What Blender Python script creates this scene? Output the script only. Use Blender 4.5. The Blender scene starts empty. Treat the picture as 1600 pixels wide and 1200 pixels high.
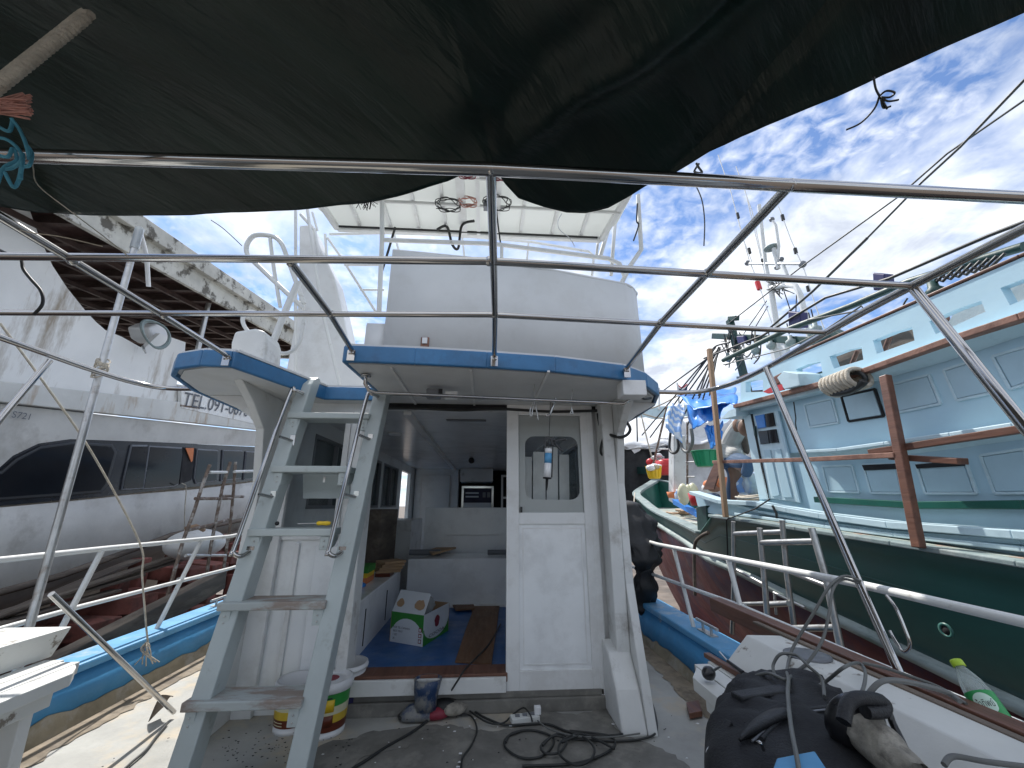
import bpy, bmesh, math, random
from mathutils import Vector, Matrix, noise
random.seed(7)
R = math.radians
S = bpy.context.scene
COL = S.collection
# ---------------------------------------------------------------- camera, sky, sun, exposure
F_PX, PITCH, YAW, ZC = 620.0, R(17), R(3.8), 1.25
cam_d = bpy.data.cameras.new('camera'); cam = bpy.data.objects.new('camera', cam_d); COL.objects.link(cam)
cam_d.sensor_width = 36; cam_d.lens = 36*F_PX/1600; cam_d.clip_start = 0.02; cam_d.clip_end = 3000
cam.location = (0, 0, ZC); cam.rotation_euler = (R(90)+PITCH, 0, -YAW)
S.camera = cam
SUN = Vector((-0.22, 0.52, 0.82)).normalized()
w = bpy.data.worlds.new('World'); S.world = w; w.use_nodes = True
nt = w.node_tree; nt.nodes.clear(); N = nt.nodes.new; L = nt.links.new
out = N('ShaderNodeOutputWorld'); bg = N('ShaderNodeBackground'); bg.inputs[1].default_value = 0.10
sky = N('ShaderNodeTexSky'); sky.sky_type = 'NISHITA'; sky.sun_disc = False
sky.sun_elevation = math.asin(SUN.z); sky.sun_rotation = math.atan2(SUN.x, SUN.y)
sky.air_density = 1.0; sky.dust_density = 0.6; sky.ozone_density = 2.0
tc = N('ShaderNodeTexCoord'); sep = N('ShaderNodeSeparateXYZ'); L(tc.outputs['Generated'], sep.inputs[0])
def m_(op, a, b=None, c=None):
    n = N('ShaderNodeMath'); n.operation = op
    for i, q in enumerate((a, b, c)):
        if q is None: continue
        if isinstance(q, (int, float)): n.inputs[i].default_value = q
        else: L(q, n.inputs[i])
    return n.outputs[0]
zz = m_('MAXIMUM', m_('ADD', sep.outputs[2], 0.16), 0.05)
cx_ = m_('DIVIDE', sep.outputs[0], zz); cy_ = m_('DIVIDE', sep.outputs[1], zz)
cmb = N('ShaderNodeCombineXYZ'); L(cx_, cmb.inputs[0]); L(cy_, cmb.inputs[1])
def wnoise(scale, det, rough, off, dist=0.0):
    mp = N('ShaderNodeMapping'); mp.inputs['Location'].default_value = off; L(cmb.outputs[0], mp.inputs[0])
    n = N('ShaderNodeTexNoise'); n.inputs['Scale'].default_value = scale; n.inputs['Detail'].default_value = det
    n.inputs['Roughness'].default_value = rough; n.inputs['Distortion'].default_value = dist
    L(mp.outputs[0], n.inputs['Vector']); return n.outputs['Fac']
def wramp(f, stops):
    r = N('ShaderNodeValToRGB'); L(f, r.inputs[0]); e = r.color_ramp.elements
    while len(e) < len(stops): e.new(0.5)
    for i, (p, c) in enumerate(stops): e[i].position = p; e[i].color = (*c, 1)
    return r.outputs[0]
big = wramp(wnoise(1.15, 7, 0.56, (3.1, 1.4, 0), .25), [(0.42, (0, 0, 0)), (0.54, (1, 1, 1))])
fine = wramp(wnoise(19.0, 4, 0.55, (5, 2, 0), .3), [(0.38, (0.04, 0.04, 0.04)), (0.70, (.62, .62, .62))])
mxm = N('ShaderNodeMix'); mxm.data_type = 'RGBA'; mxm.blend_type = 'LIGHTEN'; mxm.inputs[0].default_value = 1
L(big, mxm.inputs[6]); L(fine, mxm.inputs[7])
shade = wramp(wnoise(3.4, 7, 0.62, (1.3, 7.4, 2), .3), [(0.34, (4.2, 4.6, 5.4)), (0.48, (6.2, 6.6, 7.2)), (0.62, (8.6, 8.7, 8.9))])
tint = N('ShaderNodeMix'); tint.data_type = 'RGBA'; tint.blend_type = 'MULTIPLY'; tint.inputs[0].default_value = 1
L(sky.outputs[0], tint.inputs[6]); tint.inputs[7].default_value = (0.66, 0.86, 1.10, 1)
mxs = N('ShaderNodeMix'); mxs.data_type = 'RGBA'; L(mxm.outputs[2], mxs.inputs[0]); L(tint.outputs[2], mxs.inputs[6]); L(shade, mxs.inputs[7])
L(mxs.outputs[2], bg.inputs[0]); L(bg.outputs[0], out.inputs[0])
sl = bpy.data.lights.new('sun', 'SUN'); so = bpy.data.objects.new('sun', sl); COL.objects.link(so)
sl.energy = 3.4; sl.angle = R(0.6); sl.color = (1, 0.96, 0.9)
so.rotation_euler = SUN.to_track_quat('Z', 'Y').to_euler(); so.location = (0, 0, 30)
S.view_settings.view_transform = 'Standard'; S.view_settings.look = 'None'; S.view_settings.gamma = 1
S.view_settings.use_curve_mapping = False; S.view_settings.exposure = 0.78
S.render.engine = 'CYCLES'
try:
    S.cycles.max_bounces = 12; S.cycles.diffuse_bounces = 6; S.cycles.transparent_max_bounces = 12
except Exception: pass

# ---------------------------------------------------------------- measuring helper: a point on a real plane of the place, seen along a sight line
CF = Vector((math.sin(YAW)*math.cos(PITCH), math.cos(YAW)*math.cos(PITCH), math.sin(PITCH)))
CR = Vector((math.cos(YAW), -math.sin(YAW), 0)); CU = CR.cross(CF)
def pt(px, py, x=None, y=None, z=None, pl=None):
    d = CF + CR*((px-800)/F_PX) + CU*((600-py)/F_PX)
    o = Vector((0, 0, ZC))
    if x is not None: t = x/d.x
    elif y is not None: t = y/d.y
    elif z is not None: t = (z-ZC)/d.z
    else: t = (pl[0]-o).dot(pl[1])/d.dot(pl[1])
    return o + d*t
def pts(l, **k): return [pt(a, b, **k) for a, b in l]
V = Vector
# ---------------------------------------------------------------- materials
def mat(name, col, rough=0.6, metal=0.0, var=0.12, vs=3.0, bump=0.0, bs=40.0, dirt=None, dcol=(0.12,0.09,0.06), ds=2.5, dr=(0.5,0.62),
        spec=0.5, streak=False, alpha=None, coat=0.0, sheen=0.0, col2=None, stretch=None, trans=0.0, rot=0, bdist=.01):
    m = bpy.data.materials.new(name); m.use_nodes = True; t = m.node_tree; n = t.nodes; l = t.links
    b = n['Principled BSDF']; b.inputs['Metallic'].default_value = metal
    b.inputs['Specular IOR Level'].default_value = spec
    if coat: b.inputs['Coat Weight'].default_value = coat; b.inputs['Coat Roughness'].default_value = .15
    if sheen: b.inputs['Sheen Weight'].default_value = sheen
    if trans: b.inputs['Transmission Weight'].default_value = trans
    tcn = n.new('ShaderNodeTexCoord'); geo = n.new('ShaderNodeNewGeometry')
    mp = n.new('ShaderNodeMapping'); l.new(geo.outputs['Position'], mp.inputs[0])
    if stretch: mp.inputs['Scale'].default_value = stretch
    if rot:
        mr = n.new('ShaderNodeMapping'); mr.inputs['Rotation'].default_value = (0, 0, rot); l.new(geo.outputs['Position'], mr.inputs[0])
        l.new(mr.outputs[0], mp.inputs[0])
    def nz(sc, det, off, st=None, ro=.6):
        q = n.new('ShaderNodeMapping'); q.inputs['Location'].default_value = off; l.new(mp.outputs[0], q.inputs[0])
        if st: q.inputs['Scale'].default_value = st
        x = n.new('ShaderNodeTexNoise'); x.inputs['Scale'].default_value = sc; x.inputs['Detail'].default_value = det
        x.inputs['Roughness'].default_value = ro
        l.new(q.outputs[0], x.inputs['Vector']); return x.outputs['Fac']
    lo = tuple(max(0, c*(1-var)) for c in col); hi = tuple(min(1, c*(1+var*.8)) for c in (col2 or col))
    r = n.new('ShaderNodeValToRGB'); l.new(nz(vs, 6, (1, 2, 3)), r.inputs[0])
    r.color_ramp.elements[0].position = .33; r.color_ramp.elements[0].color = (*lo, 1)
    r.color_ramp.elements[1].position = .67; r.color_ramp.elements[1].color = (*hi, 1)
    c = r.outputs[0]
    if dirt:
        dn = nz(ds, 8, (9, 4, 1), (1, 1, .22) if streak else None, .68)
        rr = n.new('ShaderNodeMapRange'); rr.inputs['From Min'].default_value = dr[0]; rr.inputs['From Max'].default_value = dr[1]
        rr.inputs['To Max'].default_value = dirt; l.new(dn, rr.inputs['Value'])
        mx = n.new('ShaderNodeMix'); mx.data_type = 'RGBA'; l.new(rr.outputs[0], mx.inputs[0]); l.new(c, mx.inputs[6])
        mx.inputs[7].default_value = (*dcol, 1); c = mx.outputs[2]
    l.new(c, b.inputs['Base Color'])
    rg = n.new('ShaderNodeMapRange'); l.new(nz(vs*2.3, 5, (4, 4, 8)), rg.inputs['Value'])
    rg.inputs['From Min'].default_value = .3; rg.inputs['From Max'].default_value = .7
    rg.inputs['To Min'].default_value = max(.02, rough*.8); rg.inputs['To Max'].default_value = min(1, rough*1.2)
    l.new(rg.outputs[0], b.inputs['Roughness'])
    if bump:
        bp = n.new('ShaderNodeBump'); bp.inputs['Strength'].default_value = bump; bp.inputs['Distance'].default_value = bdist
        l.new(nz(bs, 5, (7, 1, 5)), bp.inputs['Height']); l.new(bp.outputs[0], b.inputs['Normal'])
    m.diffuse_color = (*col, 1)
    return m
M = {}
M['white'] = mat('white_paint', (.74,.75,.75), .42, var=.05, bump=.06, bs=9, dirt=.25, dcol=(.42,.40,.36), ds=3.5)
M['whitei'] = mat('white_gloss_panel', (.80,.82,.83), .22, var=.05, bump=.03, bs=5, dirt=.3, dcol=(.42,.42,.42), ds=2)
M['worn_white'] = mat('worn_white_paint', (.66,.67,.66), .5, var=.08, bump=.18, bs=18, dirt=.75, dcol=(.30,.28,.25), ds=4.5, dr=(.54,.70))
M['bench_white'] = mat('chipped_bench_paint', (.62,.63,.61), .5, var=.08, bump=.15, bs=22, dirt=.9, dcol=(.16,.13,.10), ds=7, dr=(.61,.66))
M['fly'] = mat('flybridge_white', (.62,.63,.63), .5, var=.05, bump=.10, bs=7, dirt=.2, dcol=(.46,.45,.42), ds=4)
M['ladder'] = mat('grey_green_paint', (.42,.47,.47), .42, var=.07, bump=.12, bs=16, dirt=.5, dcol=(.22,.22,.2), ds=9, dr=(.6,.7))
M['tread'] = mat('worn_tread', (.40,.44,.44), .6, var=.15, bump=.2, bs=20, dirt=.95, dcol=(.25,.20,.17), ds=9, dr=(.44,.56), stretch=(.35,1,1))
M['blue'] = mat('blue_trim_paint', (.035,.16,.34), .38, var=.18, bump=.2, bs=14, dirt=.4, dcol=(.03,.09,.18), ds=6)
M['gunblue'] = mat('gunwale_blue_paint', (.09,.32,.58), .5, var=.15, bump=.15, bs=14, dirt=.65, dcol=(.42,.48,.52), ds=3.5, dr=(.55,.68))
M['bulwark'] = mat('bulwark_worn_paint', (.05,.25,.50), .6, var=.15, bump=.3, bs=18, dirt=.9, dcol=(.40,.38,.31), ds=1.1, dr=(.60,.63))
M['bulwarkb'] = mat('bulwark_bare_foot', (.27,.235,.17), .8, var=.3, vs=5, bump=.4, bs=22, dirt=.8, dcol=(.36,.34,.30), ds=4)
M['deck'] = mat('scraped_deck', (.36,.36,.34), .75, var=.22, vs=2.2, bump=.4, bs=30, dirt=.9, dcol=(.46,.40,.31), ds=1.7, dr=(.50,.60))
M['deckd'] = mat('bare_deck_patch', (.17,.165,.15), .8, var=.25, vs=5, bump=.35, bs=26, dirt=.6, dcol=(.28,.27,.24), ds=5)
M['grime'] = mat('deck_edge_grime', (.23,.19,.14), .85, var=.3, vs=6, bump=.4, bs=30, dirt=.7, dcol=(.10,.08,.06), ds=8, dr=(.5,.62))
M['steel'] = mat('polished_steel', (.46,.45,.44), .13, metal=1, var=.06, vs=6, bump=.02, bs=20)
M['galv'] = mat('galvanised_steel', (.50,.50,.49), .38, metal=.85, var=.15, vs=9, bump=.1, dirt=.6, dcol=(.22,.16,.11), ds=9, dr=(.56,.66))
M['railwhite'] = mat('rail_white_paint', (.70,.71,.70), .4, var=.08, dirt=.6, dcol=(.3,.28,.25), ds=9, dr=(.6,.7), bump=.08)
M['rust'] = mat('rusted_tube', (.20,.15,.12), .7, metal=.4, var=.3, vs=20, bump=.2, dirt=.8, dcol=(.5,.48,.45), ds=12)
M['tarp'] = mat('green_black_tarpaulin', (.001,.012,.0085), .36, var=.5, vs=1.0, bump=.35, bs=3.2, stretch=(.9,5.5,1), rot=-.62, bdist=.035, spec=.38)
M['tarpblk'] = mat('black_cloth', (.012,.013,.015), .6, var=.3, bump=.3, bs=20)
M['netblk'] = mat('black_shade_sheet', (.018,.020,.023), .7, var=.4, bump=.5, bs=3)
M['tent'] = mat('white_awning_sheet', (.62,.63,.64), .6, var=.1, bump=.4, bs=3, dirt=.4, dcol=(.35,.36,.38), ds=1.5)
M['bluetarp'] = mat('blue_tarpaulin', (.02,.20,.62), .4, var=.2, bump=.6, bs=5)
M['bluefloor'] = mat('blue_floor_sheet', (.02,.11,.33), .42, var=.25, bump=.35, bs=7, dirt=.35, dcol=(.2,.25,.32), ds=4)
M['stripe'] = mat('striped_bag_cloth', (.25,.42,.72), .6, var=.2, bump=.3, bs=9)
M['lblue'] = mat('pale_blue_paint', (.44,.63,.73), .42, var=.07, bump=.14, bs=8, dirt=.35, dcol=(.50,.68,.74), ds=2.2, stretch=(1,.5,1))
M['lblue2'] = mat('pale_blue_trim', (.54,.69,.75), .4, var=.06, bump=.1, bs=8, dirt=.3, dcol=(.3,.42,.47), ds=5)
M['lbluep'] = mat('pale_blue_panel', (.42,.58,.66), .42, var=.07, bump=.1, bs=8)
M['grstripe'] = mat('green_rail_paint', (.01,.095,.07), .4, var=.15, bump=.1)
M['hull'] = mat('dark_green_hull', (.034,.112,.096), .36, var=.22, vs=1.4, bump=.12, bs=6, dirt=.35, dcol=(.035,.085,.08), ds=1.5, stretch=(1,.5,1.4))
M['hullred'] = mat('red_antifouling', (.15,.030,.035), .6, var=.3, vs=2, bump=.2, dirt=.6, dcol=(.035,.03,.08), ds=1.2, dr=(.5,.58))
M['strake'] = mat('weathered_strake', (.38,.44,.42), .65, var=.3, vs=6, bump=.4, bs=14, dirt=.7, dcol=(.10,.17,.15), ds=7, stretch=(1,.25,1))
M['capgreen'] = mat('pale_green_cap', (.22,.28,.28), .55, var=.2, vs=5, bump=.3, dirt=.5, dcol=(.4,.42,.4), ds=6)
M['mastgreen'] = mat('mast_green_paint', (.008,.045,.040), .5, var=.2, bump=.15)
M['foredeck'] = mat('worn_foredeck', (.33,.37,.33), .75, var=.25, vs=4, bump=.35, dirt=.75, dcol=(.40,.23,.17), ds=3.5, dr=(.54,.62))
M['shipw'] = mat('stained_ship_white', (.74,.74,.72), .55, var=.08, vs=1.5, bump=.14, bs=10, dirt=.85, dcol=(.25,.19,.12), ds=2.6, dr=(.55,.68), streak=True)
M['shipg'] = mat('stained_shaded_ship_white', (.52,.51,.48), .6, var=.14, vs=1.7, bump=.2, bs=16, dirt=.6, dcol=(.30,.28,.25), ds=2.2, dr=(.53,.66))  # ship white greyed down, the side's shade put into the stained paint
M['ledge'] = mat('ship_ledge_rusty', (.60,.60,.57), .55, var=.1, bump=.15, dirt=.85, dcol=(.34,.22,.11), ds=3.5, dr=(.55,.66), streak=True)
M['fascia'] = mat('mouldy_fascia', (.50,.49,.44), .7, var=.2, vs=3, bump=.3, bs=16, dirt=.9, dcol=(.07,.06,.045), ds=4.5, dr=(.52,.60))
M['band'] = mat('dark_window_band', (.014,.017,.024), .22, var=.2, bump=.03, dirt=.3, dcol=(.05,.05,.06), ds=2)
M['dglass'] = mat('tinted_glass', (.010,.012,.016), .12, var=.2, spec=.25)
M['frameblk'] = mat('black_rubber_frame', (.02,.022,.026), .4, var=.2)
M['framegrey'] = mat('grey_window_frame', (.16,.17,.19), .4, var=.2)
M['redwood'] = mat('roof_dark_red_wood', (.045,.018,.014), .7, var=.3, vs=5, bump=.2)
M['beamwood'] = mat('roof_beam_wood', (.055,.032,.026), .7, var=.3, vs=6, bump=.2)
M['timber'] = mat('red_timber', (.26,.095,.075), .8, var=.4, vs=4, bump=.4, dirt=.7, dcol=(.07,.045,.035), ds=4)
M['timberd'] = mat('weathered_timber', (.13,.105,.085), .85, var=.4, vs=5, bump=.4, dirt=.6, dcol=(.27,.22,.17), ds=6, stretch=(1,.2,1))
M['brown'] = mat('brown_wood', (.15,.066,.042), .5, var=.25, vs=6, bump=.2, bs=30, dirt=.5, dcol=(.07,.03,.02), ds=8, stretch=(3,.3,3))
M['brownrail'] = mat('pale_brown_rail', (.27,.14,.10), .65, var=.3, vs=7, bump=.2, dirt=.6, dcol=(.12,.05,.035), ds=9)  # paler brown wood with darker blotches
M['tanwood'] = mat('tan_wood', (.36,.23,.14), .65, var=.2, vs=6, bump=.2, stretch=(4,4,.4))
M['ply'] = mat('plywood', (.20,.105,.055), .6, var=.2, vs=5, bump=.1, stretch=(3,.5,1))
M['card'] = mat('cardboard', (.40,.26,.15), .8, var=.12, bump=.1)
M['boxwhite'] = mat('printed_box_white', (.62,.65,.68), .6, var=.06)
M['boxgreen'] = mat('printed_box_green', (.03,.22,.03), .6, var=.1)
M['ink'] = mat('black_ink', (.02,.02,.025), .6)
M['inkgrey'] = mat('faded_grey_lettering', (.13,.14,.16), .7, var=.3, vs=8)
M['inkred'] = mat('dark_red_ink', (.22,.02,.04), .6)
M['cable'] = mat('dark_rubber_cable', (.022,.024,.024), .5, var=.3)
M['cableg'] = mat('grey_rubber_cable', (.13,.135,.13), .5, var=.2)
M['blkplastic'] = mat('black_plastic', (.012,.012,.014), .3, var=.2)
M['fabric'] = mat('black_backpack_fabric', (.005,.0055,.008), .7, var=.3, bump=.5, bs=130)
M['fabric2'] = mat('black_webbing', (.010,.011,.014), .5, var=.2, bump=.4, bs=160)
M['rope'] = mat('pale_rope', (.50,.45,.37), .85, var=.25, vs=25, bump=.8, bs=90)
M['rope2'] = mat('frayed_rope_pink', (.50,.24,.19), .9, var=.3, vs=25)
M['twine'] = mat('blue_twine', (.08,.30,.40), .8, var=.3, vs=12)
M['cloth'] = mat('mottled_grey_cloth', (.30,.28,.24), .9, var=.35, vs=14, bump=.6, bs=30, dirt=.6, dcol=(.10,.09,.08), ds=16)
M['pail'] = mat('white_pail_plastic', (.72,.73,.74), .35, var=.04)
M['pgreen'] = mat('pail_green', (.03,.27,.05), .4, var=.1)
M['pyellow'] = mat('pail_yellow', (.60,.42,.04), .4, var=.15)
M['pbrown'] = mat('pail_brown', (.12,.025,.01), .4, var=.2)
M['pcream'] = mat('pail_cream', (.60,.58,.40), .4, var=.1)
M['pnavy'] = mat('pail_navy', (.02,.02,.10), .4, var=.1)
M['yellow'] = mat('yellow_plastic', (.75,.50,.02), .4, var=.1)
M['red'] = mat('red_plastic', (.55,.03,.035), .4, var=.15)
M['orange'] = mat('orange_cloth', (.62,.20,.08), .7, var=.15)
M['green'] = mat('green_plastic', (.01,.23,.10), .4, var=.1)
M['boot'] = mat('blue_rubber_boot', (.012,.04,.11), .45, var=.3, dirt=.95, dcol=(.20,.20,.19), ds=12, dr=(.42,.56))
M['capg'] = mat('lime_cap', (.42,.62,.04), .35, var=.08)
M['label'] = mat('green_label', (.02,.30,.08), .45, var=.08)
M['labelw'] = mat('pale_label_oval', (.55,.72,.62), .45, var=.05)
M['skin'] = mat('skin_tone', (.20,.11,.07), .6)
M['shirt'] = mat('grey_shirt_cloth', (.42,.42,.40), .85, var=.12, bump=.5, bs=15)
M['jeans'] = mat('dark_blue_trousers', (.05,.09,.16), .85, var=.2, bump=.3)
M['hair'] = mat('black_hair', (.01,.01,.01), .6)
M['ground'] = mat('shipyard_ground', (.13,.105,.085), .9, var=.4, vs=1.2, bump=.6, bs=8, dirt=.7, dcol=(.07,.055,.045), ds=.9)
M['screen'] = mat('printed_board', (.02,.02,.05), .5, var=.3)
M['dark'] = mat('recess_shade_black', (.01,.01,.012), .8)  # near-black that paints the shade inside gaps, slots and openings
M['corr'] = mat('silver_foil_sheet', (.62,.64,.64), .35, metal=.5, var=.15, bump=.4, bs=14)
def clear_mat(name, tint, fac, rough=.03):
    m = bpy.data.materials.new(name); m.use_nodes = True; t = m.node_tree; n = t.nodes; l = t.links
    b = n['Principled BSDF']; b.inputs['Base Color'].default_value = (*tint, 1); b.inputs['Roughness'].default_value = rough
    tr = n.new('ShaderNodeBsdfTransparent'); tr.inputs[0].default_value = (.975, .985, .98, 1)
    mx = n.new('ShaderNodeMixShader'); lw = n.new('ShaderNodeLayerWeight'); lw.inputs[0].default_value = .25
    ad = n.new('ShaderNodeMath'); ad.operation = 'ADD'; ad.use_clamp = True; ad.inputs[1].default_value = fac; l.new(lw.outputs['Fresnel'], ad.inputs[0])
    l.new(ad.outputs[0], mx.inputs[0]); l.new(tr.outputs[0], mx.inputs[1]); l.new(b.outputs[0], mx.inputs[2])
    l.new(mx.outputs[0], n['Material Output'].inputs[0]); return m
M['glass'] = clear_mat('window_glass', (.10,.12,.13), .05)
M['pet'] = clear_mat('clear_bottle_plastic', (.62,.70,.68), .30, .12)
def frp():
    m = bpy.data.materials.new('thin_fibreglass'); m.use_nodes = True; n = m.node_tree.nodes; l = m.node_tree.links
    b = n['Principled BSDF']; b.inputs['Base Color'].default_value = (.72,.73,.72,1); b.inputs['Roughness'].default_value = .5
    tr = n.new('ShaderNodeBsdfTranslucent'); tr.inputs[0].default_value = (.80,.82,.80,1)
    mx = n.new('ShaderNodeMixShader'); mx.inputs[0].default_value = .42; l.new(b.outputs[0], mx.inputs[1]); l.new(tr.outputs[0], mx.inputs[2])
    l.new(mx.outputs[0], n['Material Output'].inputs[0]); return m
M['frp'] = frp()
M['bag'] = clear_mat('clear_plastic_film', (.60,.64,.66), .35, .2)
# striped cloth gets real printed stripes
def stripes(m, c2, sc, axis=(1, 0, 0)):
    t = m.node_tree; n = t.nodes; l = t.links; b = n['Principled BSDF']; g = n.new('ShaderNodeNewGeometry')
    dp = n.new('ShaderNodeVectorMath'); dp.operation = 'DOT_PRODUCT'; dp.inputs[1].default_value = axis; l.new(g.outputs['Position'], dp.inputs[0])
    a = n.new('ShaderNodeMath'); a.operation = 'MULTIPLY'; a.inputs[1].default_value = sc; l.new(dp.outputs['Value'], a.inputs[0])
    f = n.new('ShaderNodeMath'); f.operation = 'SINE'; l.new(a.outputs[0], f.inputs[0])
    gt = n.new('ShaderNodeMath'); gt.operation = 'GREATER_THAN'; gt.inputs[1].default_value = .1; l.new(f.outputs[0], gt.inputs[0])
    src = b.inputs['Base Color'].links[0].from_socket
    mx = n.new('ShaderNodeMix'); mx.data_type = 'RGBA'; l.new(gt.outputs[0], mx.inputs[0]); l.new(src, mx.inputs[6]); mx.inputs[7].default_value = (*c2, 1)
    l.new(mx.outputs[2], b.inputs['Base Color'])
stripes(M['stripe'], (.62,.68,.74), 75, (.9, .3, .15))

# ---------------------------------------------------------------- mesh builder
WPOS = {}
def spl(p, n=8, closed=False):
    p = [Vector(q) for q in p]; o = []; c = len(p)
    for i in range(c if closed else c-1):
        if closed: a, b, d, e = p[(i-1) % c], p[i], p[(i+1) % c], p[(i+2) % c]
        else: a, b, d, e = p[max(i-1, 0)], p[i], p[i+1], p[min(i+2, c-1)]
        for k in range(n):
            t = k/n
            o.append(.5*((2*b)+(d-a)*t+(2*a-5*b+4*d-e)*t*t+(3*b-a-3*d+e)*t**3))
    if not closed: o.append(p[-1])
    return o
class MB:
    def __init__(s): s.v = []; s.f = []; s.s = []
    def add(s, vs, fs, smooth=False):
        o = len(s.v); s.v += [Vector(q) for q in vs]
        for f in fs: s.f.append([i+o for i in f]); s.s.append(smooth)
        return s
    def box(s, x0, x1, y0, y1, z0, z1):
        return s.obox(V(((x0+x1)/2, (y0+y1)/2, (z0+z1)/2)), V(((x1-x0)/2, 0, 0)), V((0, (y1-y0)/2, 0)), V((0, 0, (z1-z0)/2)))
    def obox(s, c, a, b, d):
        vs = [c+a*i+b*j+d*k for i in (-1, 1) for j in (-1, 1) for k in (-1, 1)]
        return s.add(vs, [(0,1,3,2),(4,6,7,5),(0,4,5,1),(2,3,7,6),(0,2,6,4),(1,5,7,3)])
    def beam(s, p, q, w, h, up=(0, 0, 1), off=(0, 0)):
        p = V(p); q = V(q); d = (q-p).normalized(); u = V(up); u = (u-d*u.dot(d)).normalized(); r = d.cross(u)
        c = (p+q)/2 + r*off[0] + u*off[1]
        return s.obox(c, (q-p)/2, r*w/2, u*h/2)
    def tube(s, p, r, n=8, closed=False, r2=None):
        p = [V(q) for q in p]; c = len(p); rings = []; u = None
        for i in range(c):
            if closed: d = p[(i+1) % c]-p[(i-1) % c]
            else: d = p[min(i+1, c-1)]-p[max(i-1, 0)]
            d = d.normalized() if d.length > 1e-9 else V((0, 0, 1))
            if u is None: u = d.orthogonal().normalized()
            u = (u-d*u.dot(d)); u = u.normalized() if u.length > 1e-6 else d.orthogonal().normalized()
            w_ = d.cross(u); rr = r if r2 is None else r+(r2-r)*i/(c-1)
            rings.append([p[i]+(u*math.cos(a)+w_*math.sin(a))*rr for a in [2*math.pi*k/n for k in range(n)]])
        vs = [q for g in rings for q in g]; fs = []
        for i in range(c if closed else c-1):
            j = (i+1) % c
            for k in range(n): fs.append((i*n+k, i*n+(k+1) % n, j*n+(k+1) % n, j*n+k))
        s.add(vs, fs, True)
        if not closed:
            s.add(rings[0], [tuple(range(n))[::-1]]); s.add(rings[-1], [tuple(range(n))])
        return s
    def lathe(s, prof, o=(0, 0, 0), mx=None, n=24, smooth=True):
        mx = mx or Matrix.Identity(3); o = V(o)
        vs = [o+mx @ V((r*math.cos(a), r*math.sin(a), z)) for r, z in prof for a in [2*math.pi*k/n for k in range(n)]]
        fs = [(i*n+k, i*n+(k+1) % n, (i+1)*n+(k+1) % n, (i+1)*n+k) for i in range(len(prof)-1) for k in range(n)]
        return s.add(vs, fs, smooth)
    def prism(s, poly, vec):
        poly = [V(q) for q in poly]; n = len(poly); vec = V(vec)
        return s.add(poly+[q+vec for q in poly], [tuple(range(n))[::-1], tuple(range(n, 2*n))]+[(i, (i+1) % n, (i+1) % n+n, i+n) for i in range(n)])
    def grid(s, rows, smooth=True):
        m = len(rows[0]); vs = [q for r in rows for q in r]
        return s.add(vs, [(i*m+k, i*m+k+1, (i+1)*m+k+1, (i+1)*m+k) for i in range(len(rows)-1) for k in range(m-1)], smooth)
    def ball(s, c, r, n=12, sq=(1, 1, 1), mx=None):
        prof = [(max(1e-4, math.sin(math.pi*i/n))*r, -math.cos(math.pi*i/n)*r) for i in range(n+1)]
        m3 = (mx or Matrix.Identity(3)) @ Matrix.Diagonal(sq)
        return s.lathe(prof, c, m3, n*2)
    def build(s, name, m, parent=None, bevel=0.0, thick=0.0, sub=0, rand=0.0, kind=None, label=None):
        me = bpy.data.meshes.new(name)
        lo = V([min(q[i] for q in s.v) for i in range(3)]); hi = V([max(q[i] for q in s.v) for i in range(3)])
        c = V(((lo.x+hi.x)/2, (lo.y+hi.y)/2, lo.z if parent is None else (lo.z+hi.z)/2))
        me.from_pydata([q-c for q in s.v], [], s.f); me.materials.append(M[m] if isinstance(m, str) else m)
        me.polygons.foreach_set('use_smooth', s.s)
        bm = bmesh.new(); bm.from_mesh(me); bmesh.ops.recalc_face_normals(bm, faces=bm.faces); bm.to_mesh(me); bm.free()
        o = bpy.data.objects.new(name, me); COL.objects.link(o); WPOS[o.name] = c
        if parent is not None: o.parent = parent; o.location = c-WPOS[parent.name]
        else: o.location = c
        if thick:
            d = o.modifiers.new('thick', 'SOLIDIFY'); d.thickness = thick; d.offset = 0
        if sub:
            d = o.modifiers.new('sub', 'SUBSURF'); d.levels = sub; d.render_levels = sub
        if bevel:
            d = o.modifiers.new('bevel', 'BEVEL'); d.width = bevel; d.segments = 2; d.limit_method = 'ANGLE'; d.angle_limit = R(35)
        if kind: o['kind'] = kind
        if label: o['label'] = label
        return o
def tag(o, label, cat, group=None):
    o['label'] = label; o['category'] = cat
    if group: o['group'] = group
    return o
def thing(name, label, cat, loc=(0, 0, 0), group=None):
    o = bpy.data.objects.new(name, None); o.empty_display_size = .1; COL.objects.link(o); o.location = loc; WPOS[o.name] = V(loc)
    return tag(o, label, cat, group)
def box(x0, x1, y0, y1, z0, z1): return MB().box(x0, x1, y0, y1, z0, z1)
def tube(p, r, n=8, **k): return MB().tube(p, r, n, **k)
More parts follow.
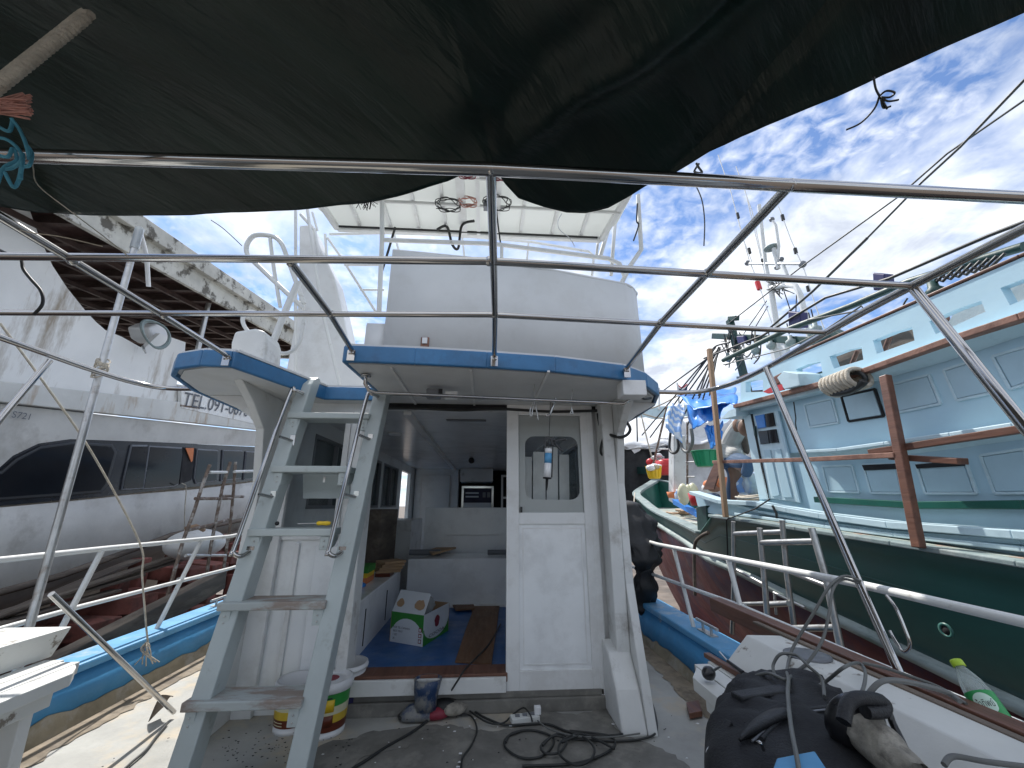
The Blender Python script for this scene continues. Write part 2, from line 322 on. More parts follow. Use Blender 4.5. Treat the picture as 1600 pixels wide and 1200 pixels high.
def text(s, name, m, o, ux, uy, size, parent, ext=.0015, w=None):
    """flat lettering standing on a surface: origin o, reading direction ux, up direction uy"""
    cu = bpy.data.curves.new('t', 'FONT'); cu.body = s; cu.size = 1; cu.extrude = 0
    t = bpy.data.objects.new('t', cu); COL.objects.link(t); bpy.context.view_layer.update()
    me = bpy.data.meshes.new_from_object(t.evaluated_get(bpy.context.evaluated_depsgraph_get()))
    vs = [v.co.copy() for v in me.vertices]; fs = [tuple(p.vertices) for p in me.polygons]
    bpy.data.objects.remove(t); bpy.data.meshes.remove(me)
    if not vs: return None
    W = max(v.x for v in vs)-min(v.x for v in vs); x0 = min(v.x for v in vs)
    sx = (w/W) if w else size
    ux = V(ux).normalized(); uy = V(uy).normalized(); nn = ux.cross(uy)
    return MB().add([V(o)+ux*(v.x-x0)*sx+uy*v.y*size+nn*ext for v in vs], fs).build(name, m, parent)
# ================================================================ SETTING
g = MB(); n_ = 40
g.grid([[V((-60+120*i/n_, -30+130*j/n_, -1.9+.08*noise.noise(V((i*.9, j*.9, 0))))) for i in range(n_+1)] for j in range(n_+1)])
g.grid([[V((-1500+3000*i, -1500+3000*j, -2.05)) for i in range(2)] for j in range(2)], False)
g.build('ground', 'ground', kind='structure')

# ================================================================ OUR BOAT
CXB = -.43
boat = thing('cabin_boat', 'white cabin boat with blue roof trim whose stern deck fills the foreground', 'boat', (CXB, 3.05, 0))
def hw(y):                                          # half beam of the deck
    return 1.96 if y < 4.5 else max(.05, 1.96-.062*(y-4.5)**2)
ys = [-2.2, -1, 0, 1, 2, 3, 4, 4.5, 5.2, 6, 7, 8, 9, 9.9]
# deck: gently uneven sheet with planking thickness
MB().grid([[V((CXB+hw(y)*k, y, .0+.0)) for k in (-1, -.6, -.2, .2, .6, 1)] for y in ys], False).build('deck', 'deck', boat, thick=.002)
box(CXB-1.7, CXB+1.7, -2.2, 5, -.12, -.01).build('deck_structure', 'deckd', boat)
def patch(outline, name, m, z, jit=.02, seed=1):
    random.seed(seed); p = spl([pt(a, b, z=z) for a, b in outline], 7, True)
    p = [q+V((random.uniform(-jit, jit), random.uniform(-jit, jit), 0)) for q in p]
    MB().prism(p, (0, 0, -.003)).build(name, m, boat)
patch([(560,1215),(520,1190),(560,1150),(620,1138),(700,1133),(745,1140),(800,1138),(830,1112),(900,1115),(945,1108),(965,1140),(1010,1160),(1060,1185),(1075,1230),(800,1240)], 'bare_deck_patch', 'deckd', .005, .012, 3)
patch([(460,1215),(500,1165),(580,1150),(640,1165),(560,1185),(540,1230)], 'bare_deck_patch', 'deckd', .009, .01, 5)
# grimy strip along both bulwark feet
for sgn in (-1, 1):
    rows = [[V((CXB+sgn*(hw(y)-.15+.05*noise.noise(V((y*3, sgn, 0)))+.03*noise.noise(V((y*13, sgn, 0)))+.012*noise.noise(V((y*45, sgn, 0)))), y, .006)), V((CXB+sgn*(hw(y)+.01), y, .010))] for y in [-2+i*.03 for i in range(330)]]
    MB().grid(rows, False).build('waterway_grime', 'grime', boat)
    # bulwark: inner face flares out, cap on top, outer topside
    yf = [-2.2+.07*i for i in range(172)]
    nb = lambda y: .085+.045*noise.noise(V((y*2.3, sgn, 1)))+.02*noise.noise(V((y*11, sgn, 2)))+.012*noise.noise(V((y*35, sgn, 2)))
    rows = [[V((CXB+sgn*(hw(y)+.09*nb(y)/.27), y, nb(y))), V((CXB+sgn*(hw(y)+.09), y, .27))] for y in yf]
    MB().grid(rows).build('bulwark', 'bulwark', boat, thick=.01)
    rows = [[V((CXB+sgn*(hw(y)-.006), y, 0)), V((CXB+sgn*(hw(y)-.008+.09*nb(y)/.27), y, nb(y)))] for y in yf]
    MB().grid(rows).build('bulwark_foot', 'bulwarkb', boat)
    rows = [[V((CXB+sgn*(hw(y)+.02), y, 0)), V((CXB+sgn*(hw(y)+.11), y, .27))] for y in ys]
    MB().grid(rows).build('bulwark_core', 'bulwarkb', boat)
    b_ = MB()
    for y0, y1 in zip(ys[:-1], ys[1:]):
        a = V((CXB+sgn*(hw(y0)+.19), y0, .29)); c = V((CXB+sgn*(hw(y1)+.19), y1, .29)); b_.beam(a, c+(c-a)*.01, .24, .05)
    b_.build('gunwale', 'gunblue', boat, bevel=.012)
    rows = [[V((CXB+sgn*(hw(y)+.31), y, .27)), V((CXB+sgn*(hw(y)+.22), y, -.4)), V((CXB+sgn*hw(y)*.72, y, -1.2)), V((CXB, y, -1.7))] for y in ys]
    MB().grid(rows).build('hull_side', 'gunblue', boat)
    # mooring cleats
    for yy in ((4.55,) if sgn < 0 else (3.35,)):
        c = V((CXB+sgn*(hw(yy)+.19), yy, .315)); k = MB()
        k.tube([c+V((0, -.06, 0)), c+V((0, -.06, .06))], .01); k.tube([c+V((0, .06, 0)), c+V((0, .06, .06))], .01)
        k.tube([c+V((0, -.15, .062)), c+V((0, .15, .062))], .012); k.box(c.x-.03, c.x+.03, yy-.1, yy+.1, .315, .322)
        k.build('cleat', 'galv', boat)

# ---- cabin
YF, ZS, ZT = 3.05, .10, 2.02
XL, XR = -1.52, .98
def cb(x0, x1, y0, y1, z0, z1, nm, m, bev=.004, **k): return box(x0, x1, y0, y1, z0, z1).build(nm, m, boat, bevel=bev, **k)
XO, XD = -.84, .16                                    # door opening; the sliding leaf covers XD..XD+.65
cb(XL, -1.46, YF, YF+.06, 0, ZT, 'front_wall', 'whitei')
cb(-1.02, XO-.07, YF, YF+.06, 0, ZT, 'front_wall', 'whitei')
cb(-1.46, -1.02, YF+.003, YF+.057, 0, 1.02, 'front_wall', 'whitei')
cb(-1.46, -1.02, YF+.003, YF+.057, 1.92, ZT, 'front_wall', 'whitei')
cb(.78, XR, YF, YF+.06, 0, ZT, 'front_wall', 'white')
cb(XO, .78, YF, YF+.08, 1.965, 2.03, 'door_header', 'worn_white')
cb(XO-.07, XO, YF-.10, YF+.08, 0, 2.0, 'door_post', 'worn_white', .006)
cb(.78, .83, YF-.05, YF-.002, 0, 2.0, 'door_post', 'white', .006)
cb(XL-.004, -1.40, YF-.04, YF-.002, 0, 2.0, 'wall_stile', 'white', .006)
for x in (-1.30,): cb(x, x+.03, YF-.014, YF-.002, .12, 1.0, 'wall_batten', 'white', .004)
cb(-1.16, -.93, YF-.014, YF-.002, .12, .98, 'wall_panel', 'whitei', .006)
# left front window
wf = MB(); 
for a in ((-1.46,-1.42,1.02,1.92),(-1.06,-1.02,1.02,1.92),(-1.42,-1.06,1.02,1.07),(-1.42,-1.06,1.87,1.92)): wf.box(a[0], a[1], YF-.015, YF+.05, a[2], a[3])
wf = wf.build('window_frame', 'white', boat, bevel=.004)
box(-1.42, -1.06, YF+.02, YF+.028, 1.07, 1.87).build('pane', 'glass', wf)
# sill
cb(XO, XD+.01, YF-.06, YF+.10, .165, .215, 'door_sill', 'brown', .005); cb(XD+.01, .80, YF-.004, YF+.10, .085, .215, 'door_sill', 'deckd', .005)
cb(XO, XD+.0, YF-.085, YF-.062, .115, .20, 'sill_track', 'worn_white', .004)
cb(XO-.05, .95, YF-.07, YF+.02, 0, .075, 'door_step', 'deckd', .006); cb(XO, .8, YF-.05, YF-.006, .076, .112, 'door_step', 'deckd', .003)
# sliding door leaf
dr = V((XD, YF-.05, 0)); x0, x1, z0, z1 = XD, XD+.66, .085, 2.03
d_ = MB()
for a in ((x0,x0+.09,z0,z1),(x1-.09,x1,z0,z1),(x0+.09,x1-.09,z0,.22),(x0+.09,x1-.09,1.12,1.20),(x0+.09,x1-.09,1.92,z1)): d_.box(a[0], a[1], YF-.048, YF-.008, a[2], a[3])
door = d_.build('sliding_door', 'white', boat, bevel=.003)
box(x0+.09, x1-.09, YF-.034, YF-.022, .22, 1.12).build('door_panel', 'whitei', door)
m_in = MB()
for a in ((x0+.115,x0+.122,.245,1.095),(x1-.122,x1-.115,.245,1.095),(x0+.122,x1-.122,.245,.252),(x0+.122,x1-.122,1.088,1.095)): m_in.box(a[0], a[1], YF-.037, YF-.034, a[2], a[3])
m_in.build('panel_moulding', 'white', door)
box(x0+.09, x1-.09, YF-.030, YF-.024, 1.20, 1.92).build('door_pane', 'glass', door)
# rounded inner window surround behind the pane
sr = MB(); ix0, ix1, iz0, iz1 = x0+.09, x1-.09, 1.20, 1.92
def rrect(a, b, c, d, r, n=5):
    o = []
    for (ux, uz, s0) in ((b-r, d-r, 0), (a+r, d-r, 90), (a+r, c+r, 180), (b-r, c+r, 270)):
        for k in range(n+1): t = R(s0+90*k/n); o.append((ux+r*math.cos(t), uz+r*math.sin(t)))
    return o
def ring(mb, outer, inner, y0, y1):
    n = len(outer); vs = [V((a, y, b)) for y in (y0, y1) for p in (outer, inner) for a, b in p]; fs = []
    for k in range(n):
        j = (k+1) % n
        fs += [(k, j, n+j, n+k), (2*n+k, 3*n+k, 3*n+j, 2*n+j), (k, 2*n+k, 2*n+j, j), (n+k, n+j, 3*n+j, 3*n+k)]
    mb.add(vs, fs)
ring(sr, rrect(ix0, ix1, iz0, iz1, .002), rrect(ix0+.05, ix1-.02, iz0+.09, iz1-.16, .07), YF-.0225, YF-.010)
sr.build('window_surround', 'white', door)
for i, (a, b, c) in enumerate(((.27,.36,1.62),(.37,.47,1.66),(.48,.57,1.70),(.58,.66,1.64))):
    MB().beam(V(((a+b)/2, YF+.30, .16)), V(((a+b)/2+.01, YF+.13, c)), b-a, .012, up=(0,1,0)).build('leaning_board', 'whitei', boat, bevel=.003)  # white boards added behind the pane to give its pale upright reflections
lk = box(x0+.10, x0+.115, YF-.052, YF-.036, 1.2, 1.24).build('door_latch', 'blkplastic', door)
# side walls: left with two windows and a side opening, right with extra wide windows added to brighten the cabin
def wally(x, segs, nm='side_wall', m='whitei'):
    for (a, b, c, d) in segs: box(x-.03, x+.03, a, b, c, d).build(nm, m, boat)
wally(-1.49, [(YF+.06, 7.25, .0, 1.22), (8.1, 9, .0, 1.22), (7.25, 8.1, 0, .3), (YF+.06, 9, 1.84, 2.0), (YF+.06, 3.5, 1.22, 1.84), (4.62, 4.74, 1.22, 1.84), (5.80, 5.95, 1.22, 1.84), (6.95, 7.25, 1.22, 1.84), (8.1, 9, 1.22, 1.84)])
wally(.95, [(YF+.06, 9, 0, 1.0), (YF+.06, 9, 1.86, 2.0), (YF+.06, 3.25, 1.0, 1.86), (4.8, 5.0, 1.0, 1.86), (6.6, 6.8, 1.0, 1.86), (8.4, 9, 1.0, 1.86)])
for x, a, b in ((-1.49,3.5,4.62),(-1.49,4.74,5.80),(-1.49,5.95,6.95),(.95,3.25,4.8),(.95,5.0,6.6),(.95,6.8,8.4)):
    f_ = MB()
    for q in ((a, a+.03, 1.22, 1.84), (b-.03, b, 1.22, 1.84), (a+.03, b-.03, 1.22, 1.25), (a+.03, b-.03, 1.81, 1.84), ((a+b)/2-.012, (a+b)/2+.012, 1.25, 1.81)): f_.box(x-.035, x+.035, q[0], q[1], q[2], q[3])
    f_ = f_.build('window_frame', 'framegrey', boat); box(x-.004, x+.004, a+.03, b-.03, 1.25, 1.81).build('pane', 'glass', f_)
cb(-1.52, .98, 9, 9.06, 0, 2, 'rear_bulkhead', 'whitei')
cb(-1.46, .92, YF+.1, 9, .02, .16, 'cabin_floor', 'bluefloor', 0)
cb(-1.46, .92, YF+.09, 9, 1.975, 1.994, 'ceiling', 'whitei', 0)
cb(-.66, -.60, YF+.1, 9, 1.94, 1.974, 'ceiling_trim', 'white')
cb(.70, .76, YF+.1, 9, 1.94, 1.974, 'ceiling_trim', 'white')
cb(-.35, .0, 3.45, 3.5, 1.962, 1.974, 'ceiling_vent', 'framegrey')
MB().lathe([(0,0),(.06,0),(.07,.02),(0,.02)], (-.95, 4.2, 1.953)).build('ceiling_lamp', 'pail', boat)
MB().ball(V((-.22, 6.4, 1.93)), .05).build('ceiling_speaker', 'blkplastic', boat)
# wheelhouse end wall details
cb(-1.44, -.55, 8.55, 8.6, .1, 1.99, 'partition', 'whitei'); cb(-.55, .9, 8.9, 8.95, .1, 1.99, 'partition', 'dark')
cb(-1.30, -.72, 8.50, 8.545, .5, 1.85, 'locker_door', 'white', .01)
cb(-.50, .16, 8.2, 8.85, 1.70, 1.97, 'air_conditioner', 'worn_white', .02)
scr = MB()
for a in ((-.46,-.42,1.0,1.62),(.14,.18,1.0,1.62),(-.42,.14,1.58,1.62)): scr.box(a[0], a[1], 8.28, 8.32, a[2], a[3])
scr.build('board_frame', 'steel', boat)
nb = box(-.42, .14, 8.30, 8.31, 1.0, 1.58).build('notice_board', 'boxwhite', boat)
box(-.42, .14, 8.292, 8.299, 1.30, 1.58).build('board_header', 'screen', nb)
for i, z in enumerate((1.47, 1.40)): box(-.38, -.12, 8.286, 8.291, z, z+.03).build('board_lettering', 'boxwhite', nb)
for x in (-.04, .05): box(x, x+.06, 8.286, 8.291, 1.40, 1.5).build('board_symbol', 'framegrey', nb)
f_ = MB()
for a in ((.34,.38,.9,1.86),(.72,.76,.9,1.86),(.38,.72,1.82,1.86),(.38,.72,1.38,1.42)): f_.box(a[0], a[1], 8.5, 8.56, a[2], a[3])
f_.build('hatch_frame', 'white', boat)
# seat box (low) and its tall back in the middle of the cabin
cb(-.86, .60, 5.0, 5.55, .10, .66, 'seat_box', 'whitei', .01)
cb(-.90, .64, 4.97, 5.0, .16, .19, 'seat_box_trim', 'white', .004)
cb(-.80, .60, 5.75, 5.82, .10, 1.22, 'helm_partition', 'whitei', .006)
cb(-.5, .2, 5.735, 5.748, .86, .88, 'grab_rail', 'white', .004)
# left cabinet with two dark grooves
cb(-1.46, -.93, 3.25, 5.0, .10, .55, 'side_cabinet', 'whitei', .01)
cb(-1.46, -1.0, 5.9, 6.9, .10, 1.05, 'corner_cabinet', 'worn_white', .01)
cb(-1.46, -1.2, 4.98, 5.9, .10, 1.2, 'curtain_panel', 'timberd', .01)
for y in (3.62, 4.35): box(-.932, -.925, y, y+.012, .2, .46).build('cabinet_slot', 'dark', boat)

# ---- roof slab
def zr(y): return 2.02
rp = [(1.33,9.3),(1.33,3.3),(1.31,2.95),(1.22,2.66),(1.05,2.45),(.86,2.31),(.4,2.19),(0,2.14),(-.4,2.105),(-.78,2.09),(-.74,2.92),(-1.20,2.92),(-1.45,2.22),(-1.60,2.21),(-1.78,2.28),(-1.90,2.42),(-2.0,2.75),(-2.03,3.3),(-2.0,9.3)]
poly = [V((x, y, 0)) for x, y in rp]
MB().prism([q+V((0, 0, 2.025)) for q in poly], (0, 0, .055)).build('roof', 'fly', boat)
cen = V((-.3, 5, 0))
# soffit: underside slopes slightly inward
MB().prism([q*1.0+(cen-q)*.012+V((0, 0, 2.0)) for q in poly], (0, 0, .022)).build('soffit', 'fly', boat)
fb = MB()
for i in range(len(poly)-1):
    a = poly[i]; b = poly[i+1]; fb.beam(a+V((0, 0, 2.045)), b+(b-a).normalized()*.004+V((0, 0, 2.045)), .026, .098)
fb.build('roof_fascia', 'blue', boat, bevel=.008)
fb = MB()
for i in range(1, len(poly)-1):
    a = poly[i]; b = poly[i+1]; fb.beam(a+(cen-a).normalized()*.02+V((0, 0, 2.102)), b+(cen-b).normalized()*.02+V((0, 0, 2.102)), .03, .014)
fb.build('roof_bead', 'fly', boat)
# beams under the overhang
for a, b in (((700,600),(725,640)),): pass
for x in (-.55, -.1, .35): box(x, x+.014, 2.16, YF-.05, 1.988, 1.9985).build('soffit_batten', 'white', boat)
# side fins and gussets carrying the overhang
def fin(xc, s):
    p = [V((xc, YF+.06, 0)), V((xc, 2.66, 0)), V((xc, 2.72, .22)), V((xc, 2.86, .75)), V((xc, 2.88, 1.4)), V((xc, 2.80, 1.75)), V((xc, 2.62, 1.90)), V((xc, 2.46, 2.0)), V((xc, YF+.06, 2.0))]
    MB().prism(p, (.055, 0, 0)).build('fin', 'worn_white', boat, bevel=.006)
fin(.95, 1); fin(-1.575, -1)
MB().prism([V((.80,3.0,0)),V((.80,2.66,0)),V((.80,2.74,.20)),V((.80,2.86,.36)),V((.80,3.0,.40))], (.149,0,0)).build('fin_foot', 'worn_white', boat, bevel=.015)
cb(.86, .948, 2.86, 3.03, .34, 2.0, 'corner_post', 'worn_white', .008)
for s, xw, xe in ((1, 1.005, 1.30), (-1, -1.58, -1.98)):
    p = [V((xw+(xe-xw)*a, 0, b)) for a, b in ((0,1.62),(.03,1.72),(.09,1.79),(.22,1.85),(.5,1.92),(.8,1.97),(1,2.0),(0,2.0))]
    MB().prism([q+V((0, 2.86, 0)) for q in p], (0, .05, 0)).build('roof_gusset', 'white', boat, bevel=.004)
    rows = [[q+V((0, y, 0)) for q in p[:-1]] for y in (2.90, 3.0, 3.25)]
    MB().grid(rows).build('side_overhang_lining', 'white', boat, thick=.01)
cb(.84, .99, 2.30, 2.42, 1.90, 1.998, 'bracket_block', 'white', .006)
tube(spl([(.98,2.46,1.95),(1.05,2.5,1.93),(1.12,2.55,1.95)], 5), .008).build('loose_hose', 'cable', boat)
tube(spl([(.86,2.95,1.93),(.88,2.93,1.8),(.97,2.8,1.72),(1.05,2.8,1.78),(1.0,2.83,1.9)], 6), .011).build('cable_loop', 'cable', boat)
tube(spl([(-.85,3.0,1.955),(-.5,3.0,1.96),(-.2,3.0,1.95),(.1,3.0,1.965),(.5,3.0,1.95),(.88,2.96,1.955)], 6), .011).build('header_cable', 'cable', boat)
cb(-.85, .90, 3.005, 3.04, 1.962, 1.998, 'gap_shade_strip', 'dark', 0)  # near-black bar painting the shade between header and soffit
tube(spl([(.90,2.9,1.78),(.86,2.88,1.7),(.85,2.9,1.62),(.9,2.9,1.58)], 5), .009).build('cable_loop', 'cable', boat)
# grab rail hung under the overhang
tube([V((-.72,2.3,1.99)), V((-.72,2.3,1.94)), V((-.70,2.32,1.905)), V((-.66,2.34,1.895)), V((.88,2.42,1.875)), V((.92,2.43,1.90)), V((.93,2.43,1.99))], .011).build('overhead_rail', 'steel', boat)
for x in (-.72, .93): MB().lathe([(0,0),(.03,0),(.03,.008),(0,.008)], (x, 2.3 if x < 0 else 2.43, 1.985), n=14).build('rail_flange', 'steel', boat)
# flood lamp box
lb = box(-.39, -.30, 2.50, 2.56, 1.915, 1.975).build('work_lamp', 'framegrey', boat, bevel=.006)
box(-.31, -.285, 2.485, 2.50, 1.92, 1.97).build('lamp_lens', 'blkplastic', lb); box(-.27, -.19, 2.50, 2.54, 1.91, 1.96).build('lamp_driver', 'pail', lb, bevel=.005)

# ---- flybridge on the roof
def wallstrip(plan, zf, nm, m, th=.03, z0=2.082):
    rows = [[V((x, y, z0)) for x, y in plan], [V((x, y, z0+(zf(x)-z0)*.5)) for x, y in plan], [V((x, y, zf(x))) for x, y in plan]]
    return MB().grid(rows).build(nm, m, boat, thick=th)
arc = [(.90,2.44)]+[(.90+.20*math.sin(R(a)), 2.64-.20*math.cos(R(a))) for a in (20, 40, 60, 80)]
fz_ = lambda x: 2.805-.05*x
wallstrip([(-.63,2.28),(-.3,2.28),(0,2.30),(.45,2.36)]+arc+[(1.11,3.0),(1.12,5.4)], fz_, 'flybridge_coaming', 'fly')
wallstrip([(-.745,2.30),(-.60,2.30)], lambda x: 2.325, 'flybridge_coaming', 'fly')
wallstrip([(-.74,2.31),(-.74,5.4)], lambda x: 2.325, 'flybridge_coaming', 'fly')
wallstrip([(-.62,2.30),(-.62,5.4)], fz_, 'flybridge_coaming', 'fly')
tube(spl([(x, y, fz_(x)+.003) for x, y in [(-.63,2.28),(0,2.30),(.45,2.36)]+arc+[(1.11,3.0),(1.12,5.4)]], 4), .017).build('coaming_bead', 'fly', boat)
# small junction box on the coaming
so_ = box(-.405, -.355, 2.255, 2.278, 2.14, 2.23).build('switch_box', 'brownrail', boat, bevel=.004)
box(-.395, -.365, 2.245, 2.254, 2.185, 2.222).build('switch_cover', 'pail', so_)
# upper rails
rw = lambda p, nm='upper_rail', r=.016: tube(p, r).build(nm, 'railwhite', boat)
q_ = lambda l, y, r=.015: rw([V(pt(a, b, y=y)) for a, b in l], 'upper_rail', r)
q_([(515,366),(600,364),(700,367),(830,378),(920,393),(928,400),(925,430)], 3.9); q_([(600,375),(770,381),(870,394),(950,404),(968,412),(976,432)], 2.75, .018)
q_([(597,300),(597,375),(592,492)], 2.9, .02); q_([(508,366),(512,430),(520,520)], 3.9); q_([(512,372),(535,405),(592,495)], 3.9, .014)
q_([(538,414),(600,414)], 3.9, .012); q_([(563,453),(600,453)], 3.9, .012); q_([(616,366),(624,395)], 3.9, .012); q_([(722,368),(726,405)], 3.9, .012); q_([(826,378),(823,410)], 3.9, .012)
q_([(784,383),(784,405)], 2.75, .014)
q_([(957,310),(950,360),(938,400)], 3.5, .022); q_([(964,310),(957,400),(955,430)], 3.5, .02); q_([(946,330),(934,380),(932,400)], 3.5, .014)
q_([(997,305),(1002,390),(985,415),(970,445)], 2.95, .02)
q_([(470,335),(492,360),(498,400)], 3.7, .018); q_([(488,332),(496,360)], 3.7, .012)
box(1.02, 1.12, 3.45, 3.5, 3.05, 3.3).build('side_box', 'railwhite', boat)
# radar-arch pylon
P0 = [(467,352),(487,350),(500,385),(522,432),(538,500),(552,570),(610,660),(432,660),(450,560),(466,470)]
MB().prism(pts(P0, y=3.75), (0, .30, 0)).build('arch_pylon', 'white', boat, bevel=.02)
rw([V(pt(462,330,y=3.6)), V(pt(462,700,y=3.6))]); rw([V(pt(480,325,y=3.6)), V(pt(502,480,y=3.6)), V(pt(540,640,y=3.6))])
# hardtop with ribs
hx0, hx1, hy0, hy1, hz = -1.58, 1.22, 1.9, 3.45, 3.9
MB().prism([V((hx0-.12, hy0, hz+.06)), V((hx1+.12, hy0, hz+.06)), V((hx1+.05, hy1-.2, hz+.04)), V((hx1-.1, hy1, hz+.02)), V((hx0+.1, hy1, hz+.02)), V((hx0-.05, hy1-.2, hz+.04))], (0, 0, .05)).build('hardtop', 'frp', boat, bevel=.01)
rim = MB()
for a, b in (((hx0-.1,hy0),(hx0+.06,hy1)),((hx0+.06,hy1),(hx1-.06,hy1)),((hx1-.06,hy1),(hx1+.1,hy0))): rim.beam(V((*a, hz)), V((*b, hz)), .05, .05)
rim.build('hardtop_rim', 'white', boat, bevel=.006)
tube([V((hx0+.1, hy1-.07, hz-.03)), V((hx1-.12, hy1-.07, hz-.03))], .011).build('hardtop_conduit', 'cable', boat)
for x in (-1.3, -1.0, -.72, -.45, .3, .62, .92): box(x, x+.028, hy0, hy1-.03, hz-.01, hz+.045).build('hardtop_rib', 'white', boat)
for x in (-.30, .02): box(x, x+.075, hy0, hy1+.02, hz-.035, hz+.005).build('hardtop_rib', 'white', boat)
box(-.13, -.095, hy0, hy1, hz-.03, hz+.0).build('hardtop_rib', 'white', boat)
for y in (3.02, 2.7, 2.45): tube([V((hx0, y, hz-.02)), V((hx1, y, hz-.02))], .016).build('hardtop_crossbar', 'railwhite', boat)
random.seed(4)
for cxx, cyy, rr, mm in ((-.38,3.0,.10,'cable'),(-.20,2.95,.07,'rope2'),(.06,2.95,.11,'cable'),(.07,2.6,.10,'inkred'),(-.2,2.62,.07,'inkred')):
    p = []
    for k in range(46):
        a = k*.62; q = rr*(1+.25*math.sin(k*1.7)); p.append(V((cxx+q*math.cos(a), cyy+q*.8*math.sin(a), hz-.04-.02*math.sin(k))))
    tube(spl(p, 3), .004, 5).build('wire_bundle', mm, boat)
tube(spl([(-.52,3.35,3.86),(-.42,3.3,3.86),(-.36,3.3,3.66),(-.30,3.3,3.62),(-.27,3.25,3.84),(-.15,3.2,3.86)], 7), .013).build('hanging_cable', 'cable', boat)
tube(spl([(.05,2.5,3.86),(.04,2.8,3.84),(.07,3.0,3.7),(.1,3.1,3.55)], 7), .007).build('hanging_cable', 'cable', boat)
tube(spl([(-.93,3.35,3.86),(-.95,3.3,3.6),(-1.0,3.3,3.3)], 7), .012).build('hanging_cable', 'cable', boat)
box(-.06, .0, 2.93, 2.99, 3.80, 3.87).build('control_box', 'framegrey', boat)
# left wing furniture
MB().prism(pts([(357,600),(360,535),(366,517),(398,512),(412,516),(416,530),(410,600)], y=2.55), (0, .22, 0)).build('wing_fairlead', 'worn_white', boat, bevel=.02)
lp = lambda l, y, r=.017: rw(spl([pt(a, b, y=y) for a, b in l], 5), 'ladder_hoop', r)
lp([(475,475),(448,400),(438,378),(424,369),(398,368),(386,382),(387,398),(400,412),(440,450),(475,482)], 2.95, .019)
lp([(422,372),(428,420),(438,480)], 2.95, .015)
lp([(466,440),(440,500),(414,570)], 2.8, .024)
lp([(400,488),(386,488),(379,500),(388,518),(420,545),(448,552),(468,535),(475,500)], 2.9, .015)

# ---- benches with raised boxes
def bench(x0, xs, xe, ye, lab):
    b = thing('bench', lab, 'bench', ((x0+xe)/2, .6, 0), 'white benches along both sides of the stern')
    s = 1 if xe > x0 else -1; y0 = -1.6; wd = (xs-x0)/3
    for i in range(3):
        a = x0+wd*i; p = a+wd-s*.006
        if i == 0: pl = [(a, y0), (a, ye-.17), (a+s*.05, ye-.10), (p, ye-.06)]; pl.append((p, y0))
        else: pl = [(a, y0), (a, ye-.06+.03*i), (p, ye-.06+.03*i), (p, y0)]
        MB().prism([V((q[0], q[1], .50)) for q in pl], (0, 0, .05)).build('slat', 'bench_white', b, bevel=.004)
    box(min(x0+s*.03, xe), max(x0+s*.03, xe), y0, ye-.2, .44, .499).build('apron', 'bench_white', b, bevel=.004)
    p = [V((x0+s*.05, ye-.24, .44)), V((x0+s*.20, ye-.24, .44)), V((x0+s*.16, ye-.24, 0)), V((x0+s*.03, ye-.24, 0))]
    MB().prism(p, (0, -.05, 0)).build('leg', 'worn_white', b, bevel=.004)
    box(min(xs+s*.02, xe), max(xs+s*.02, xe), y0, ye-.4, .0, .44).build('locker_side', 'worn_white', b)
    pr = [V((xs, ye+.04, .551)), V((xe, ye+.04, .551)), V((xe, ye+.08, .67)), V((xs-s*.02, ye+.08, .67))] if s < 0 else [V((xs, ye-.02, .551)), V((xe, ye-.02, .551)), V((xe, ye+.0, .648)), V((1.27, ye+.0, .655))]
    MB().prism(pr, (0, y0-ye-.1, 0)).build('raised_box', 'bench_white', b, bevel=.006)
    MB().lathe([(0,0),(.085,0),(.085,.006),(.07,.008),(0,.008)], ((xs+xe)/2+(-s*.02 if s < 0 else .05), ye-.28, .671 if s < 0 else .652), n=28).build('inspection_plate', 'framegrey', b)
    return b
bench(-1.78, -2.07, -2.36, 2.32, 'sunlit white bench with raised box on the left side')
bench(.90, 1.14, 1.46, 2.10, 'shaded white bench with raised box holding the black backpack')

# ---- side rails
def rail(lab, top, low, posts, x):
    r = thing('side_rail', lab, 'railing', (x, 3, .3), 'side railings on the gunwales')
    tube(top, .0175, 10).build('top_rail', 'railwhite', r); tube(low, .015, 10).build('lower_rail', 'railwhite', r)
    for a, b in posts: tube([a, b], .017, 8).build('post', 'railwhite', r); MB().lathe([(0,0),(.04,0),(.04,.008),(0,.008)], a, n=12).build('foot_plate', 'galv', r)
X_ = -2.58
rail('white tube railing along the left gunwale', [pt(-260,893,x=X_), pt(0,875,x=X_), pt(165,857,x=X_), pt(360,838,x=X_), pt(480,812,x=X_)],
     [pt(-200,1035,x=X_), pt(0,983,x=X_), pt(125,948,x=X_), pt(360,888,x=X_), pt(480,850,x=X_)],
     [(pt(92,990,x=X_), pt(161,857,x=X_)), (pt(244,984,x=X_), pt(314,845,x=X_)), (V((-2.42,5.6,.31)), V((-2.4,5.5,.98)))], X_)
X_ = 1.70
rail('white and steel tube railing along the right gunwale', [pt(985,838,x=X_), pt(1029,851,x=X_), pt(1135,872,x=X_), pt(1335,911,x=X_), pt(1600,972,x=X_), pt(1900,1040,x=X_)],
     [pt(978,882,x=X_), pt(1060,912,x=X_), pt(1160,948,x=X_), pt(1350,1030,x=X_), pt(1600,1135,x=X_)],
     [(pt(1085,985,x=X_), pt(1053,858,x=X_)), (pt(1156,945,x=X_), pt(1138,875,x=X_))], X_)

